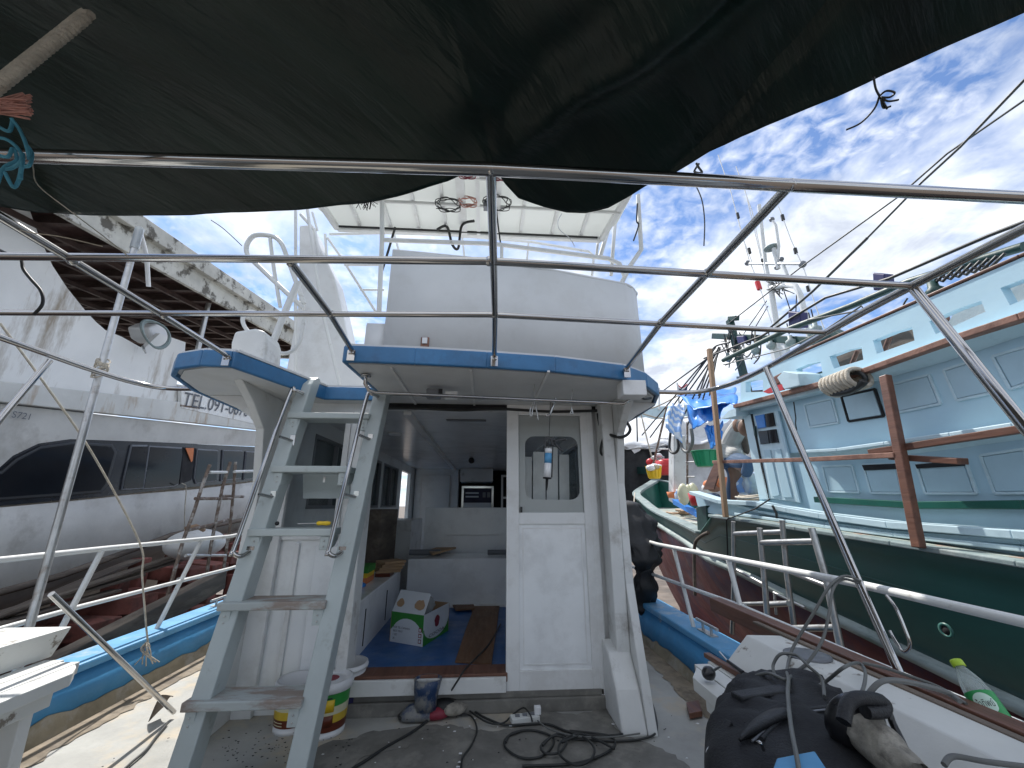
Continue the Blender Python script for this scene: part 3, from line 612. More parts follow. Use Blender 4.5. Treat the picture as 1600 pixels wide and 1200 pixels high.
# ---- canopy frame of polished tube
fr = thing('canopy_frame', 'polished steel tube frame spanning over the stern deck', 'canopy frame', (CXB, 1.4, 2.05))
def ft(p, r=.0135, nm='tube', m='steel'): return tube(p, r, 12).build(nm, m, fr)
Z_ = 2.05
xl, xr = -2.42, 1.62
ft([V((xl+.2, .86, Z_)), V((-.0, .79, Z_)), V((1.95, .79, Z_))], .0165)
ft([V((xl, 1.30, Z_)), V((0, 1.18, Z_)), V((xr, 1.235, Z_))]); ft([V((xl, 1.72, Z_)), V((0, 1.58, Z_)), V((xr, 1.66, Z_))], .0125)
ft([V((.78, .79, Z_)), V((.79, 1.6, Z_)), V((.86, 2.27, Z_+.01))]); ft([V((0, .79, Z_)), V((.03, 1.58, Z_)), V((.04, 2.13, Z_+.01))])
ft([V((-.68, 1.22, Z_)), V((-.69, 1.62, Z_)), V((-.74, 2.09, Z_+.01))]); ft([V((-1.40, .3, Z_)), V((-1.42, 1.24, Z_)), V((-1.43, 1.66, Z_)), V((-1.47, 2.22, Z_+.01))])
ft(spl([V((xl+.05, .3, Z_)), V((xl, 1.97, Z_)), V((-2.43, 2.5, Z_)), V((-2.38, 2.78, Z_)), V((-2.25, 2.88, Z_)), V((-1.95, 2.86, Z_))], 5), .016)
ft(spl([V((1.62, .3, Z_)), V((1.61, 1.23, Z_)), V((1.64, 1.68, Z_)), V((1.69, 2.15, Z_)), V((1.68, 2.50, Z_)), V((1.55, 2.72, Z_)), V((1.25, 2.74, Z_))], 5), .016)
for a in ((-.74,2.09),(.04,2.13),(.86,2.28),(-1.47,2.22)):
    MB().box(a[0]-.02, a[0]+.02, a[1]-.022, a[1]-.016, 2.0, 2.06).build('foot_bracket', 'steel', fr)
    MB().lathe([(0,0),(.022,0),(.022,.02),(0,.02)], (a[0], a[1]-.005, 2.035), n=12).build('foot_collar', 'steel', fr)
ft([pt(1197,575,x=1.66), pt(1340,905,x=1.64), pt(1405,1050,x=1.62)], .016, 'leg'); ft([pt(1427,450,x=1.62), pt(1600,665,x=1.62), pt(1760,860,x=1.62)], .017, 'leg')
ft([pt(78,563,x=-2.42), pt(0,655,x=-2.42), pt(-90,760,x=-2.42)], .015, 'leg')
for p in ((0,.79),(0,1.18),(.78,.79),(.785,1.2),(.79,1.6),(-1.42,1.27),(-1.425,1.68),(-.685,1.62),(-.68,1.235),(.03,1.58)):
    MB().ball(V((p[0], p[1], Z_)), .0175, 6).build('weld_joint', 'steel', fr)
tube(spl([pt(a, b, x=1.64) for a, b in ((1385,930),(1400,950),(1415,985),(1422,1008),(1412,1018),(1398,1000),(1390,985))], 6), .006).build('lashing_loop', 'steel', fr)

# ---- tarpaulin
fe = [(-420,330),(-200,318),(0,320),(60,330),(120,334),(220,336),(300,338),(380,334),(450,331),(520,324),(570,318),(620,308),(660,297),(700,286),(735,272),(762,266),(775,272),(790,292),(810,312),(850,325),(885,334),(915,335),(950,328),(985,312),(1012,298),(1045,286),(1075,268),(1110,246),(1160,222),(1240,186),(1330,143),(1440,92),(1600,20),(1760,-60)]
NT = 26; rows = []; FA = pt(1180,-20,z=2.14); FB = pt(770,275,z=2.14); FA.z = FB.z = 0
Fp = [pt(a, b, z=2.14) for a, b in fe]
sm = []
for i in range(len(Fp)-1):
    for k in range(4): sm.append((Fp[i]*(1-k/4)+Fp[i+1]*(k/4), (i+k/4)/(len(Fp)-1), fe[i][0]*(1-k/4)+fe[i+1][0]*k/4))
sm.append((Fp[-1], 1, fe[-1][0]))
for t in range(NT*3+1):
    u = t/(NT*3); row = []
    for (p, s, fx) in sm:
        b = V((-5.2+8.0*s**1.0, -2.9, 2.75))
        if fx > 1040: b = V((2.4+.5*(fx-1040)/700, -3.2, 2.9))
        q = p.lerp(b, u**1.35)
        # sag, long folds running towards the right-hand lobe
        zz_ = q.z+.16*math.sin(math.pi*min(1, u*1.6))*0.6
        bar = math.exp(-((q.y-.82)/.16)**2); zz_ += 0.015*bar
        d = V((q.x*.9+q.y*.75, q.y*.55-q.x*.35, .0))
        env = min(1, u*6+.25)
        zz_ += env*(.055*noise.noise(V((d.y*2.6+1.3, d.x*.55, 3)))+.024*noise.noise(V((d.y*8, d.x*1.4, 8)))+.009*noise.noise(V((d.y*22, d.x*3, 5)))+.004*noise.noise(V((d.y*50, d.x*7, 5))))
        fa, fb2 = FA, FB; fd2 = (fb2-fa).normalized(); rel = V((q.x-fa.x, q.y-fa.y, 0)); sd = fd2.x*rel.y-fd2.y*rel.x
        zz_ += -.055*math.exp(-(sd/.05)**2)*min(1, u*8)-.03*math.exp(-((sd-.16)/.07)**2)*min(1, u*8)-.035*math.exp(-((sd+.28)/.09)**2)*min(1, u*8)
        if fx > 770: zz_ += -.10*math.exp(-((q.x-.35)/.22)**2)*math.exp(-((q.y-.7)/.5)**2)*min(1, u*5)
        row.append(V((q.x, q.y, max(zz_, 2.085 if q.y < 2.2 else 0))))
    rows.append(row)
tp = MB().grid(rows).build('tarpaulin', 'tarp', thick=.003)
tag(tp, 'large dark green tarpaulin stretched over the steel frame overhead', 'tarpaulin')
# ================================================================ BOARDING LADDER
PL = (V((0, 2.24, 0)), V((0, 2.12, -.48)).normalized()); PL2 = (V((0, 2.17, 0)), PL[1])
def lp_(a, b): return pt(a, b, pl=PL)
lad = thing('boarding_ladder', 'grey green wooden ladder with steel handrails leaning against the roof edge', 'ladder', (-1.05, 2.3, 0))
def stringer(tl, bl):                                # front-left edge line top, bottom
    a = lp_(*tl); b = lp_(*bl); d = (b-a).normalized(); wx = V((.092, 0, 0)); dep = V((0, .13, .035))
    b = b+d*((b.z)/(-d.z))*1.0
    p = [a+d*.01, a-d*.03+dep*.25, a-d*.05+dep*.6, a-d*.03+dep, b+dep, b]
    return MB().prism(p, wx).build('stringer', 'ladder', lad, bevel=.007)
stringer((466,598), (262,1195)); stringer((584,612), (447,1195))
steps = [((452,645),(572,647)), ((427,728),(540,729)), ((391,826),(512,828)), ((345,940),(502,941)), ((290,1094),(465,1094))]
for i, (a, b) in enumerate(steps):
    A = lp_(*a); B = lp_(*b); B.z = A.z; A.y -= .03; B.y = A.y; x0, x1 = A.x, B.x+.03
    s_ = box(x0, x1, A.y, A.y+.17, A.z-.04, A.z).build('step', 'tread' if i > 2 else 'ladder', lad, bevel=.006)
    for x, sg in ((x0+.02, 1), (x1-.06, -1)):
        p = [V((x, A.y+.01, A.z-.041)), V((x, A.y+.16, A.z-.041)), V((x, A.y+.16, A.z-.07)), V((x, A.y+.12, A.z-.105)), V((x, A.y+.01, A.z-.115))]
        MB().prism(p, (.05, 0, 0)).build('bracket', 'ladder', lad, bevel=.004)
        for k in (0, 1): MB().ball(V((x+.025, A.y+.008, A.z-.065-.03*k)), .005, 4).build('screw', 'galv', lad)
def handrail(top, bot, mnts, dx):
    a = pt(*top, pl=PL2); b = pt(*bot, pl=PL2); n = V((0, 0, 0)); d = (b-a).normalized()
    tube(spl([a+V((.055,.06,.0)), a+V((.03,0,.0)), a+d*.06, b-d*.06, b, b+V((.03,.02,-.025)), b+V((.05,.07,-.01))], 6), .012, 10).build('handrail', 'steel', lad)
    for m_x in mnts:
        q = pt(*m_x, pl=PL2); tube([q, q+V((.045,.07,-.015))], .009).build('handrail_mount', 'steel', lad)
        box(q.x+.032, q.x+.062, q.y+.068, q.y+.078, q.z-.045, q.z+.02).build('mount_plate', 'steel', lad)
    q = b+V((.05, .07, -.01)); box(q.x-.02, q.x+.02, q.y, q.y+.012, q.z-.04, q.z+.03).build('mount_plate', 'steel', lad)
handrail((454,611), (364,862), ((437,682),(404,772)), 0)
handrail((574,616), (513,862), ((562,680),(538,772)), 0)
bd = [lp_(451,737), lp_(531,738), lp_(529,778), lp_(450,778)]
for q in bd: q.y += .2
bd_ = MB().prism(bd, (0, .02, 0)).build('riser_board', 'ladder', lad, bevel=.003)
q = lp_(489,739); box(q.x-.008, q.x+.008, q.y+.19, q.y+.197, q.z-.09, q.z-.01).build('steel_strap', 'galv', bd_)
# screwdriver on the third step
q = lp_(508,822); q.y += .03; q.z += .014
sd = thing('screwdriver', 'screwdriver with yellow and black handle on the third ladder step', 'screwdriver', q)
MB().lathe([(0,0),(.009,.004),(.013,.02),(.011,.05),(.013,.07),(.008,.08),(0,.08)], q+V((.02,0,0)), Matrix.Rotation(R(-90), 3, 'Y'), 12).build('handle', 'yellow', sd)
tube([q+V((-.06,0,0)), q+V((-.17,.004,-.002))], .003).build('shaft', 'galv', sd); MB().ball(q+V((-.285,.0,.0)), .012, 6).build('cap', 'blkplastic', sd)

# ================================================================ PAINT PAILS
def pail(c, r, h, bands, lid, lab, tilt=0):
    t = thing('paint_pail', lab, 'paint pail', c, 'paint pails on the deck')
    rr = lambda z: r*(.88+.12*z/h)
    MB().lathe([(0,0),(rr(0)*1.01,0),(rr(0)*1.02,.022),(rr(0)*.985,.024),(rr(h)*.985,h),(rr(h)*.93,h),(rr(.02)*.93,.02),(0,.02)], c).build('bucket', 'pail', t)
    for a, b, m, o in bands: MB().lathe([(rr(a)*o, a), (rr(b)*o, b)], c).build('printed_band', m, t)
    if lid:
        MB().lathe([(0,h+.012),(r*.55,h+.012),(r*.56,h+.006),(r*.92,h+.006),(r*.94,h+.02),(r*1.05,h+.02),(r*1.06,h-.03),(r*1.0,h-.032)], c).build('lid', 'pail', t)
        MB().lathe([(0,h+.0135),(r*.4,h+.0135)], c+V((0,0,0))).build('lid_print', 'inkred', t)
    else:
        MB().lathe([(rr(h)*.98,h-.03),(r*1.06,h-.03),(r*1.07,h-.012),(r*1.02,h-.010),(r*1.04,h),(r*.96,h),(r*.95,h-.03)], c).build('rim', 'pail', t)
    return t, rr
c1 = pt(444,1150,z=0.0)+V((0,.09,0)); c2 = pt(497,1158,z=0)+V((-.0,.10,0)); c3 = pt(530,1114,z=0)+V((.012,.02,0))
bb = [(.035,.075,'pbrown',1.003),(.075,.115,'pyellow',1.003),(.115,.155,'pcream',1.003),(.155,.225,'pgreen',1.003)]
t1, rr1 = pail(c1, .112, .25, bb, False, 'green and brown printed paint pail half hidden under the lowest ladder step')
t2, rr2 = pail(c2, .118, .25, bb, True, 'lidded green and brown printed paint pail with a yellow panel by the ladder foot')
t3, rr3 = pail(c3, .125, .27, [(.03,.12,'pnavy',1.003),(.15,.2,'pgreen',1.003)], False, 'open white paint pail with navy and green bands beside the doorway')
def onpail(t, c, rr, a0, a1, z0, z1, m, nm, o=1.008):
    MB().grid([[c+V((rr(z)*o*math.cos(R(a)), rr(z)*o*math.sin(R(a)), z)) for a in [a0+(a1-a0)*k/8 for k in range(9)]] for z in (z0, z1)]).build(nm, m, t, thick=.0006)
onpail(t2, c2, rr2, -95, -55, .13, .19, 'yellow', 'printed_panel'); onpail(t2, c2, rr2, -93, -55, .06, .115, 'pbrown', 'printed_panel'); onpail(t2, c2, rr2, -84, -62, .195, .202, 'ink', 'printed_line')
onpail(t1, c1, rr1, -150, -125, .12, .2, 'labelw', 'printed_panel'); onpail(t1, c1, rr1, -146, -130, .13, .19, 'inkred', 'printed_mark', 1.013)
onpail(t1, c1, rr1, -140, -100, .045, .05, 'pcream', 'printed_line', 1.01); onpail(t1, c1, rr1, -140, -100, .06, .064, 'pcream', 'printed_line', 1.01)

# ================================================================ THINGS IN THE DOORWAY AND CABIN
# carton
bx = thing('carton', 'open white and green printed carton with torn patches on the cabin floor', 'box', V(pt(655,1000,z=.16)))
A = pt(609,1002,z=.162); B = pt(660,1011,z=.162); C_ = pt(700,985,z=.162); ux = (B-A).normalized(); wx = (B-A).length; uy = (C_-B).normalized(); wy = (C_-B).length; up = V((0,0,1)); H = .225
nA = ux.cross(up)                                   # outward normal of the front face
def face(o, u, wl, h, nm, m): return MB().prism([o, o+u*wl, o+u*wl+up*h, o+up*h], -u.cross(up)*.005).build(nm, m, bx)
f1 = face(A, ux, wx, H, 'side_panel', 'boxwhite'); f2 = face(B, uy, wy, H, 'side_panel', 'boxwhite')
face(A+uy*wy, ux, wx, H, 'side_panel', 'card'); face(A, uy, wy, H, 'side_panel', 'card')
fl = MB().prism([A+up*H, A+ux*wx+up*H, A+ux*wx*1.0+uy*.10+up*(H+.14), A+uy*.10+ux*.01+up*(H+.15)], V((0,.004,0))).build('flap', 'boxwhite', bx)
def surf(o, u, h_, n_, poly, nm, m, e=.0015): return MB().prism([o+u*a+up*b+n_*e for a, b in poly], n_*.0006).build(nm, m, bx)
arcp = [(wx*.5+wx*.48*math.cos(R(a)), .05+.135*math.sin(R(a))) for a in range(0, 181, 15)]
surf(A, ux, H, nA, [(0,H),(0,.09)]+[(x, y) for x, y in arcp[::-1] if y > .09]+[(wx,.09),(wx,H)], 'printed_green', 'boxgreen')
nB = uy.cross(up); arcb = [(wy*.5+wy*.48*math.cos(R(a)), .115+.10*math.sin(R(a))) for a in range(180, 361, 15)]
surf(B, uy, H, nB, [(0,0)]+[(0,.115)]+arcb+[(wy,0)], 'printed_green', 'boxgreen')
for i, s in enumerate(('FOR TEL CAMARO', 'BEST MINT', '1 SET', '30')): text(s, 'printed_lettering', 'ink', A+ux*.03+up*(.105-.027*i)+nA*.002, ux, up, .021, bx)
for i in range(3): surf(A+ux*(wx-.045)+up*(.02+.04*i), ux, 0, nA, [(0,0),(.03,0),(.03,.03),(0,.03)], 'printed_symbol', 'inkred', .0025)
for i in range(3): surf(A+ux*(wx-.039)+up*(.026+.04*i), ux, 0, nA, [(0,0),(.018,0),(.018,.018),(0,.018)], 'printed_symbol', 'boxwhite', .0035)
pm = [(wy*.5+.045*math.cos(R(a))*(1+.15*math.sin(R(a*5))), .135+.045*math.sin(R(a))) for a in range(0, 360, 24)]
surf(B, uy, 0, nB, pm, 'printed_emblem', 'inkred', .0028); text('COCOA', 'printed_lettering', 'ink', B+uy*(wy*.2)+up*.04+nB*.003, uy, up, .032, bx, w=wy*.6)
fn = (V((0,.0,0))+(uy*.10+up*.15).cross(ux)).normalized()
if fn.y > 0: fn = -fn
for cxf, rf in ((.06,.035),(wx-.07,.045)):
    c = A+ux*cxf+(uy*.10+up*.14)*.42+up*H
    d1 = (uy*.10+up*.14).normalized(); random.seed(int(cxf*100))
    MB().prism([c+ux*rf*math.cos(R(a))*(1+random.uniform(-.2,.25))+d1*rf*math.sin(R(a))*(1+random.uniform(-.2,.2))+fn*.004 for a in range(0, 360, 30)], fn*.001).build('torn_patch', 'card', bx)
cB = (A+C_)/2+up*.24
rows = []
for i in range(11):
    th = math.pi*i/10; rows.append([cB+V((math.sin(th)*math.cos(a)*.11*(1+.3*noise.noise(V((i*.6,a*2,1)))), math.sin(th)*math.sin(a)*.10*(1+.3*noise.noise(V((i*.7,a*2,5)))), -math.cos(th)*.09)) for a in [2*math.pi*k/20 for k in range(21)]])
tag(MB().grid(rows).build('plastic_bag', 'bag'), 'crumpled clear plastic bag stuffed into the open carton', 'plastic bag')
# plywood offcuts on floor
def slab(px, z, th, nm, m, lab, cat, grp=None, **k):
    o = MB().prism([pt(a, b, z=z) for a, b in px], (0, 0, th)).build(nm, m, bevel=.002, **k); return tag(o, lab, cat, grp)
slab([(733,945),(782,938),(768,1040),(711,1036),(728,985),(738,958)], .162, .014, 'plywood_sheet', 'ply', 'long brown plywood offcut lying on the blue cabin floor', 'plywood')
slab([(704,942),(738,938),(742,952),(712,955)], .178, .012, 'plywood_piece', 'ply', 'short brown plywood piece crossing the end of the longer one', 'plywood')
# small wooden pieces on the seat box
zz0 = .665
slab([(668,862),(700,852),(742,838),(746,848),(700,861),(676,868)], zz0+.03, .02, 'wood_offcut', 'card', 'light wood offcut laid across the white seat box', 'wood offcut')
slab([(712,848),(740,844),(744,856),(715,858)], zz0, .028, 'wood_block', 'tanwood', 'small wood block under the offcut on the seat box', 'wood block')
q = V((-.55, 5.3, zz0+.035))
tag(tube([q+V((-.35,0,.0)), q+V((.02,.0,.0))], .035, 14).build('grey_tube', 'framegrey'), 'grey blue tube lying on the left of the seat box', 'tube')
tag(tube([V((.05,5.3,zz0+.03)), V((.56,5.32,zz0+.03))], .03, 14).build('grey_tube', 'framegrey'), 'grey blue tube lying on the right of the seat box', 'tube')
# on the side cabinet
cc = V((-1.18, 4.25, .55))
cr = thing('product_box', 'small green yellow and red box on the side cabinet', 'box', cc)
box(cc.x-.13, cc.x+.10, cc.y-.1, cc.y+.15, .551, .60).build('lower_part', 'orange', cr); box(cc.x-.13, cc.x+.10, cc.y-.1, cc.y+.15, .601, .64).build('middle_part', 'yellow', cr); box(cc.x-.135, cc.x+.105, cc.y-.105, cc.y+.155, .641, .70).build('upper_part', 'boxgreen', cr)
for i in range(4):
    z = .60+i*.028; c = V((-1.0+.01*i, 4.62, z)); a = R(20+7*i)
    tag(MB().obox(c, V((.12*math.cos(a), .12*math.sin(a), 0)), V((-.10*math.sin(a), .10*math.cos(a), .0)), V((0, 0, .012))).build('cardboard_sheet', 'card'), ['lowest cardboard sheet of the loose stack on the side cabinet','second cardboard sheet from the bottom of the side cabinet stack','third cardboard sheet from the bottom of the side cabinet stack','topmost cardboard sheet of the loose stack on the side cabinet'][i], 'cardboard', 'cardboard sheets stacked on the side cabinet')
tag(box(-1.1, -.95, 4.52, 4.72, .551, .585).build('book', 'pbrown'), 'dark flat pack under the cardboard sheets on the side cabinet', 'pack')
tag(MB().ball(V((-1.12, 3.95, .575)), .09, 8, (1, .9, .3)).build('blue_cloth', 'bluetarp'), 'crumpled blue cloth on the front of the side cabinet', 'cloth')
tag(MB().lathe([(0,0),(.035,0),(.036,.14),(.014,.19),(.014,.21),(0,.21)], (-1.3, 3.95, .551)).build('clear_bottle', 'pet'), 'clear plastic bottle standing on the side cabinet', 'bottle')

# boot
q0 = pt(657,1120,z=.006); bt = thing('rubber_boot', 'muddy blue rubber boot standing by the door sill', 'boot', q0)
def sec(c, rx, ry, n=14): return [c+V((rx*math.cos(2*math.pi*k/n), ry*math.sin(2*math.pi*k/n), 0)) for k in range(n+1)]
bq = q0+V((.03,-.02,0)); MB().grid([sec(bq+V((0,0,.05)), .068, .06), sec(bq+V((0,0,.10)), .066, .058), sec(bq+V((.0,0,.15)), .076, .065), sec(bq+V((.008,0,.21)), .084, .07)]).build('boot_shaft', 'boot', bt, thick=.005)
rows = [];
for k in range(9):
    u = k/8; x = bq.x+.055-.205*u; hgt = .075*(1-.15*u) if u < .75 else .065-(u-.75)*.16; wd = .045+.012*math.sin(u*3)
    if k in (0, 8): wd *= .45; hgt *= .6
    rows.append([V((x, bq.y+wd*math.cos(a), .012+max(.02, hgt)*max(0, math.sin(a)))) for a in [math.pi*i/8 for i in range(9)]])
MB().grid(rows).build('boot_foot', 'boot', bt, thick=.004)
sp = [(.065,.0),(.05,.045),(-.02,.045),(-.10,.055),(-.155,.03),(-.165,0),(-.155,-.03),(-.10,-.055),(-.02,-.045),(.05,-.045)]
MB().prism([bq+V((a, b, .006)) for a, b in sp], (0, 0, .018)).build('sole', 'cable', bt, bevel=.004)
rg = thing('rag_bundle', 'dirty dark red and grey rag bundle under the cables by the boot', 'rag', pt(692,1110,z=.006))
for i, (dx, m) in enumerate(((-.06,'inkred'),(.05,'cloth'),(.0,'tarpblk'))):
    c = pt(694,1113,z=.03)+V((dx, .02*i, .012*i)); rows = []
    for j in range(9):
        th = math.pi*j/8; rows.append([c+V((math.sin(th)*math.cos(a)*.085*(1+.35*noise.noise(V((j*.8,a*1.5,i)))), math.sin(th)*math.sin(a)*.06*(1+.35*noise.noise(V((j,a*2,i+4)))), -math.cos(th)*.035)) for a in [2*math.pi*k/18 for k in range(19)]])
    MB().grid(rows).build('rag', m, rg)
# cables on deck
def cab(l, nm, lab, r=.0075, m='cable', z=.014, wob=0, zs=None):
    p = [pt(a, b, z=z) for a, b in l]
    if zs:
        for i, q in zs.items(): p[i] = pt(*l[i], z=q)
    return tag(tube(spl(p, 8), r*.8, 7).build(nm, m), lab, 'cable', 'cables lying on the deck')
cab([(782,975),(765,1005),(742,1030),(727,1045),(716,1062),(706,1078),(699,1092),(690,1108)], 'cable', 'black cable running out of the cabin over the door sill', zs={0:.18,1:.18,2:.2,3:.225,4:.225,5:.14,6:.05})
cab([(699,1092),(680,1115),(663,1130),(640,1146),(605,1166),(575,1186),(545,1205),(500,1240)], 'cable', 'thick black cable running from the boot toward the lower left', .009)
cab([(694,1090),(722,1092),(742,1112),(768,1126),(795,1133),(852,1131),(891,1144),(946,1150),(995,1142),(1013,1133),(1008,1122)], 'cable', 'black cable running from the boot to the right fin', .008)
cab([(790,1160),(800,1146),(832,1141),(865,1154),(850,1180),(815,1184),(790,1168),(792,1152),(812,1143)], 'cable', 'black cable coiled in the leftmost loop near the power strip', .0075)
cab([(848,1165),(865,1150),(885,1156),(875,1175),(852,1177),(846,1164),(870,1147),(888,1152)], 'cable', 'black cable coiled in the small middle loop on the deck', .0075, z=.026)
cab([(878,1160),(907,1150),(928,1168),(922,1188),(898,1195),(874,1178),(878,1158),(910,1147),(960,1170)], 'cable', 'black cable coiled in the larger middle loop on the deck', .0075, z=.03)
cab([(816,1197),(897,1193),(940,1180),(960,1165),(956,1152),(930,1146),(890,1142)], 'cable', 'black cable sweeping below the coils to the right', .008)
cab([(888,1154),(960,1158),(1010,1153),(1026,1140),(1022,1108),(1012,1085),(1001,1066)], 'cable', 'black cable climbing past the foot of the right fin', .0075, zs={5:.014,6:.1})
cab([(696,1120),(732,1117),(745,1137),(738,1162),(722,1186),(722,1215)], 'cable', 'thin black cable dropping straight toward the camera', .0065)
cab([(710,1090),(730,1108),(760,1128),(785,1130),(803,1115),(818,1106),(828,1116),(832,1128)], 'cable', 'thin cable arching over to the power strip', .006, z=.02, zs={5:.05,6:.05})
cab([(840,1126),(860,1140),(900,1150),(950,1152),(1000,1146)], 'cable', 'thin grey cable leaving the power strip to the right', .005, 'cableg', .03)
cab([(262,1130),(245,1150),(228,1172),(205,1192),(180,1215)], 'cable', 'dark cable curving over the sunlit left deck', .008)
q = pt(820,1128,z=.006); ps = thing('power_strip', 'dirty white power strip lying among the cables', 'power strip', q)
MB().obox(q+V((0,0,.018)), V((.085,.015,0)), V((-.006,.032,0)), V((0,0,.016))).build('body', 'bench_white', ps, bevel=.004)
for i in range(3): MB().obox(q+V((-.045+.045*i,.008*i-.006,.036)), V((.014,0,0)), V((0,.014,0)), V((0,0,.0025))).build('socket', 'framegrey', ps)
MB().obox(q+V((.08,.02,.05)), V((.02,0,0)), V((0,.018,0)), V((0,0,.02))).build('plug', 'pail', ps, bevel=.004)
# paint chips and scraps on deck
random.seed(11); ch = MB()
for i in range(170):
    if i < 110: x = random.gauss(-1.1,.18); y = random.gauss(2.7,.12)
    else: x = random.uniform(-1.9, 1.2); y = random.uniform(2.3, 3.0)
    s = random.uniform(.002, .008); a = random.uniform(0, 6.28)
    c = V((x, y, .011)); ch.prism([c+V((math.cos(a+b)*s, math.sin(a+b)*s*random.uniform(.4,1), 0)) for b in (0, 1.9, 4)], (0, 0, .002))
tag(ch.build('paint_chips', 'ink', kind='stuff'), 'dark paint chips scattered on the deck beside the ladder', 'paint chips')
ch = MB()
for i in range(26):
    c = V((random.uniform(-.9,1.3), random.uniform(2.35,2.95), .013)); s = random.uniform(.003,.012); a = random.uniform(0,6.28)
    ch.prism([c+V((math.cos(a+b)*s, math.sin(a+b)*s*.6, 0)) for b in (0, 1.5, 3.3, 4.6)], (0, 0, .002))
tag(ch.build('paint_flakes', 'pail', kind='stuff'), 'white paint flakes scattered on the deck near the cables', 'paint flakes')
# scrap, pipe
rows = [[pt(232+22*u, 1128-12*u+2*v, z=.01)+V((.04*v, 0, .10*v+.05*math.sin(v*2.2+u))) for v in [k/6 for k in range(7)]] for u in [k/5 for k in range(6)]]
tag(MB().grid(rows).build('bent_scrap', 'timberd', thick=.004), 'curled brown sheet scrap on the sunlit left deck', 'scrap')
tag(MB().prism([pt(a, b, z=.01) for a, b in ((1073,1106),(1093,1102),(1098,1120),(1078,1124))], (0,0,.03)).build('metal_offcut', 'brown', bevel=.002), 'brown offcut on the deck against the right bench leg', 'offcut')
tag(tube([pt(272,1113,z=.03), pt(80,928,x=-1.98)], .013, 12).build('loose_pipe', 'steel'), 'loose polished steel pipe slanting from the deck to the left rail', 'pipe')
# leaning tube with taped top, tied to the frame corner
a = pt(218,358,x=-2.75); b = pt(158,575,x=-2.62); c = pt(47,975,x=-2.5)
lt = thing('leaning_pole', 'long galvanised pole with white taped top leaning outside the left rail', 'pole', (c.x, c.y, c.z))
tube([a, b, c+(c-b).normalized()*.25], .021, 12).build('pole', 'galv', lt)
tube([a+(a-b).normalized()*.01, a+(b-a)*.16], .028, 8).build('tape_wrap', 'bag', lt); tube([a, pt(229,400,x=-2.78), pt(232,448,x=-2.8)], .016, 6).build('tape_tail', 'pail', lt)
for k in range(9):
    p = [pt(158,575,x=-2.6)+V((.035*math.cos(R(t*40)), .035*math.sin(R(t*40)), .03*math.sin(R(t*40+k*40))+.012*(k-4))) for t in range(10)]
    tube(p, .005, 5).build('lashing', 'rope', lt)
tag(tube(spl([pt(0,505,x=-2.8), pt(70,600,x=-2.7), pt(145,710,x=-2.6), pt(218,848,x=-2.5), pt(222,900,x=-2.48), pt(228,975,x=-2.43), pt(232,1010,x=-2.40)], 6), .006, 6).build('stay_line', 'rope'), 'thin knotted line running from the frame down to the left gunwale', 'line')
fz = thing('rope_end', 'frayed pale rope end hanging over the blue left bulwark', 'rope', pt(229,1008,x=-2.4))
random.seed(3)
for i in range(7):
    s = pt(229,1003,x=-2.40); tube(spl([s, s+V((random.uniform(-.03,.07), -.02*i*.3, -.04-random.random()*.03)), s+V((random.uniform(-.06,.12), .0, -.09-random.random()*.08))], 4), .004, 5).build('strand', 'rope', fz)

# ropes at top-left
rp_ = thing('thick_rope', 'thick twisted white rope hanging from the tarpaulin at the top left', 'rope', pt(60,90,y=.62))
a = pt(132,20,y=.62); b = pt(-70,180,y=.62)
for k in range(3):
    tube([a.lerp(b, i/120)+V((.009*math.cos(i*.55+k*2.09), .004, .009*math.sin(i*.55+k*2.09))) for i in range(121)], .0085, 7).build('strand', 'rope', rp_)
fy = thing('frayed_rope', 'frayed pink rope end sticking out at the left edge of the photo', 'rope', pt(0,160,y=.62)); random.seed(5)
for k in range(34):
    s = pt(-30,165+random.uniform(-12,12),y=.62); e = pt(random.uniform(36,52), 145+k*1.15+random.uniform(-5,5), y=.62+random.uniform(-.02,.02))
    tube(spl([s, s.lerp(e,.5)+V((0,0,random.uniform(-.004,.004))), e], 4), .0018, 4).build('strand', 'rope2', fy)
tw = thing('blue_twine', 'tangled blue twine knotted around the upper frame tube at the left edge', 'twine', pt(10,250,y=.7))
random.seed(8)
for l in ([(18,185),(32,205),(42,230),(46,250)],[(-20,215),(8,217),(28,232),(34,250),(20,262),(4,265),(-15,270)],[(36,240),(34,262),(28,285),(20,292),(8,270)],[(-10,240),(12,245),(20,232),(26,250),(6,262),(-5,290)],[(40,225),(50,240),(46,258),(34,262),(32,280)],[(-5,196),(14,205),(20,188)]):
    tube(spl([pt(x, y, y=.75+random.uniform(-.015,.0)) for x, y in l], 7), .0035, 6).build('strand', 'twine', tw)
def thread(l, y, nm, lab, r=.0015, m='cableg', cat='string'): return tag(tube(spl([pt(a, b, y=y) for a, b in l], 6), r, 5).build(nm, m), lab, cat)
thread([(48,235),(52,262),(60,290),(110,330),(160,368),(200,400)], .78, 'hanging_string', 'pale string hanging from the blue twine at the left', .0012, 'rope')
thread([(-10,330),(15,350),(40,362),(95,370),(160,385)], 1.1, 'hanging_string', 'loose string across the far left frame corner', .0015, 'rope')
thread([(-10,386),(15,398),(32,404),(36,420),(48,436),(64,455),(66,475),(52,492)], 1.28, 'cord', 'black cord looped around the left cross tube', .005, 'cable', 'cord')
thread([(1082,280),(1096,310),(1101,345),(1100,384)], .9, 'hanging_string', 'thin string hanging below the tarpaulin edge right of centre', .0018)
thread([(1088,255),(1092,262),(1097,270),(1085,268),(1092,256)], .82, 'tie_knot', 'string knot tying the tarpaulin to the upper tube', .003)
thread([(878,334),(872,345),(874,358),(890,372),(898,385)], 1.2, 'hanging_string', 'thin string loop hanging from the tip of the tarpaulin lobe', .0014, 'pail')
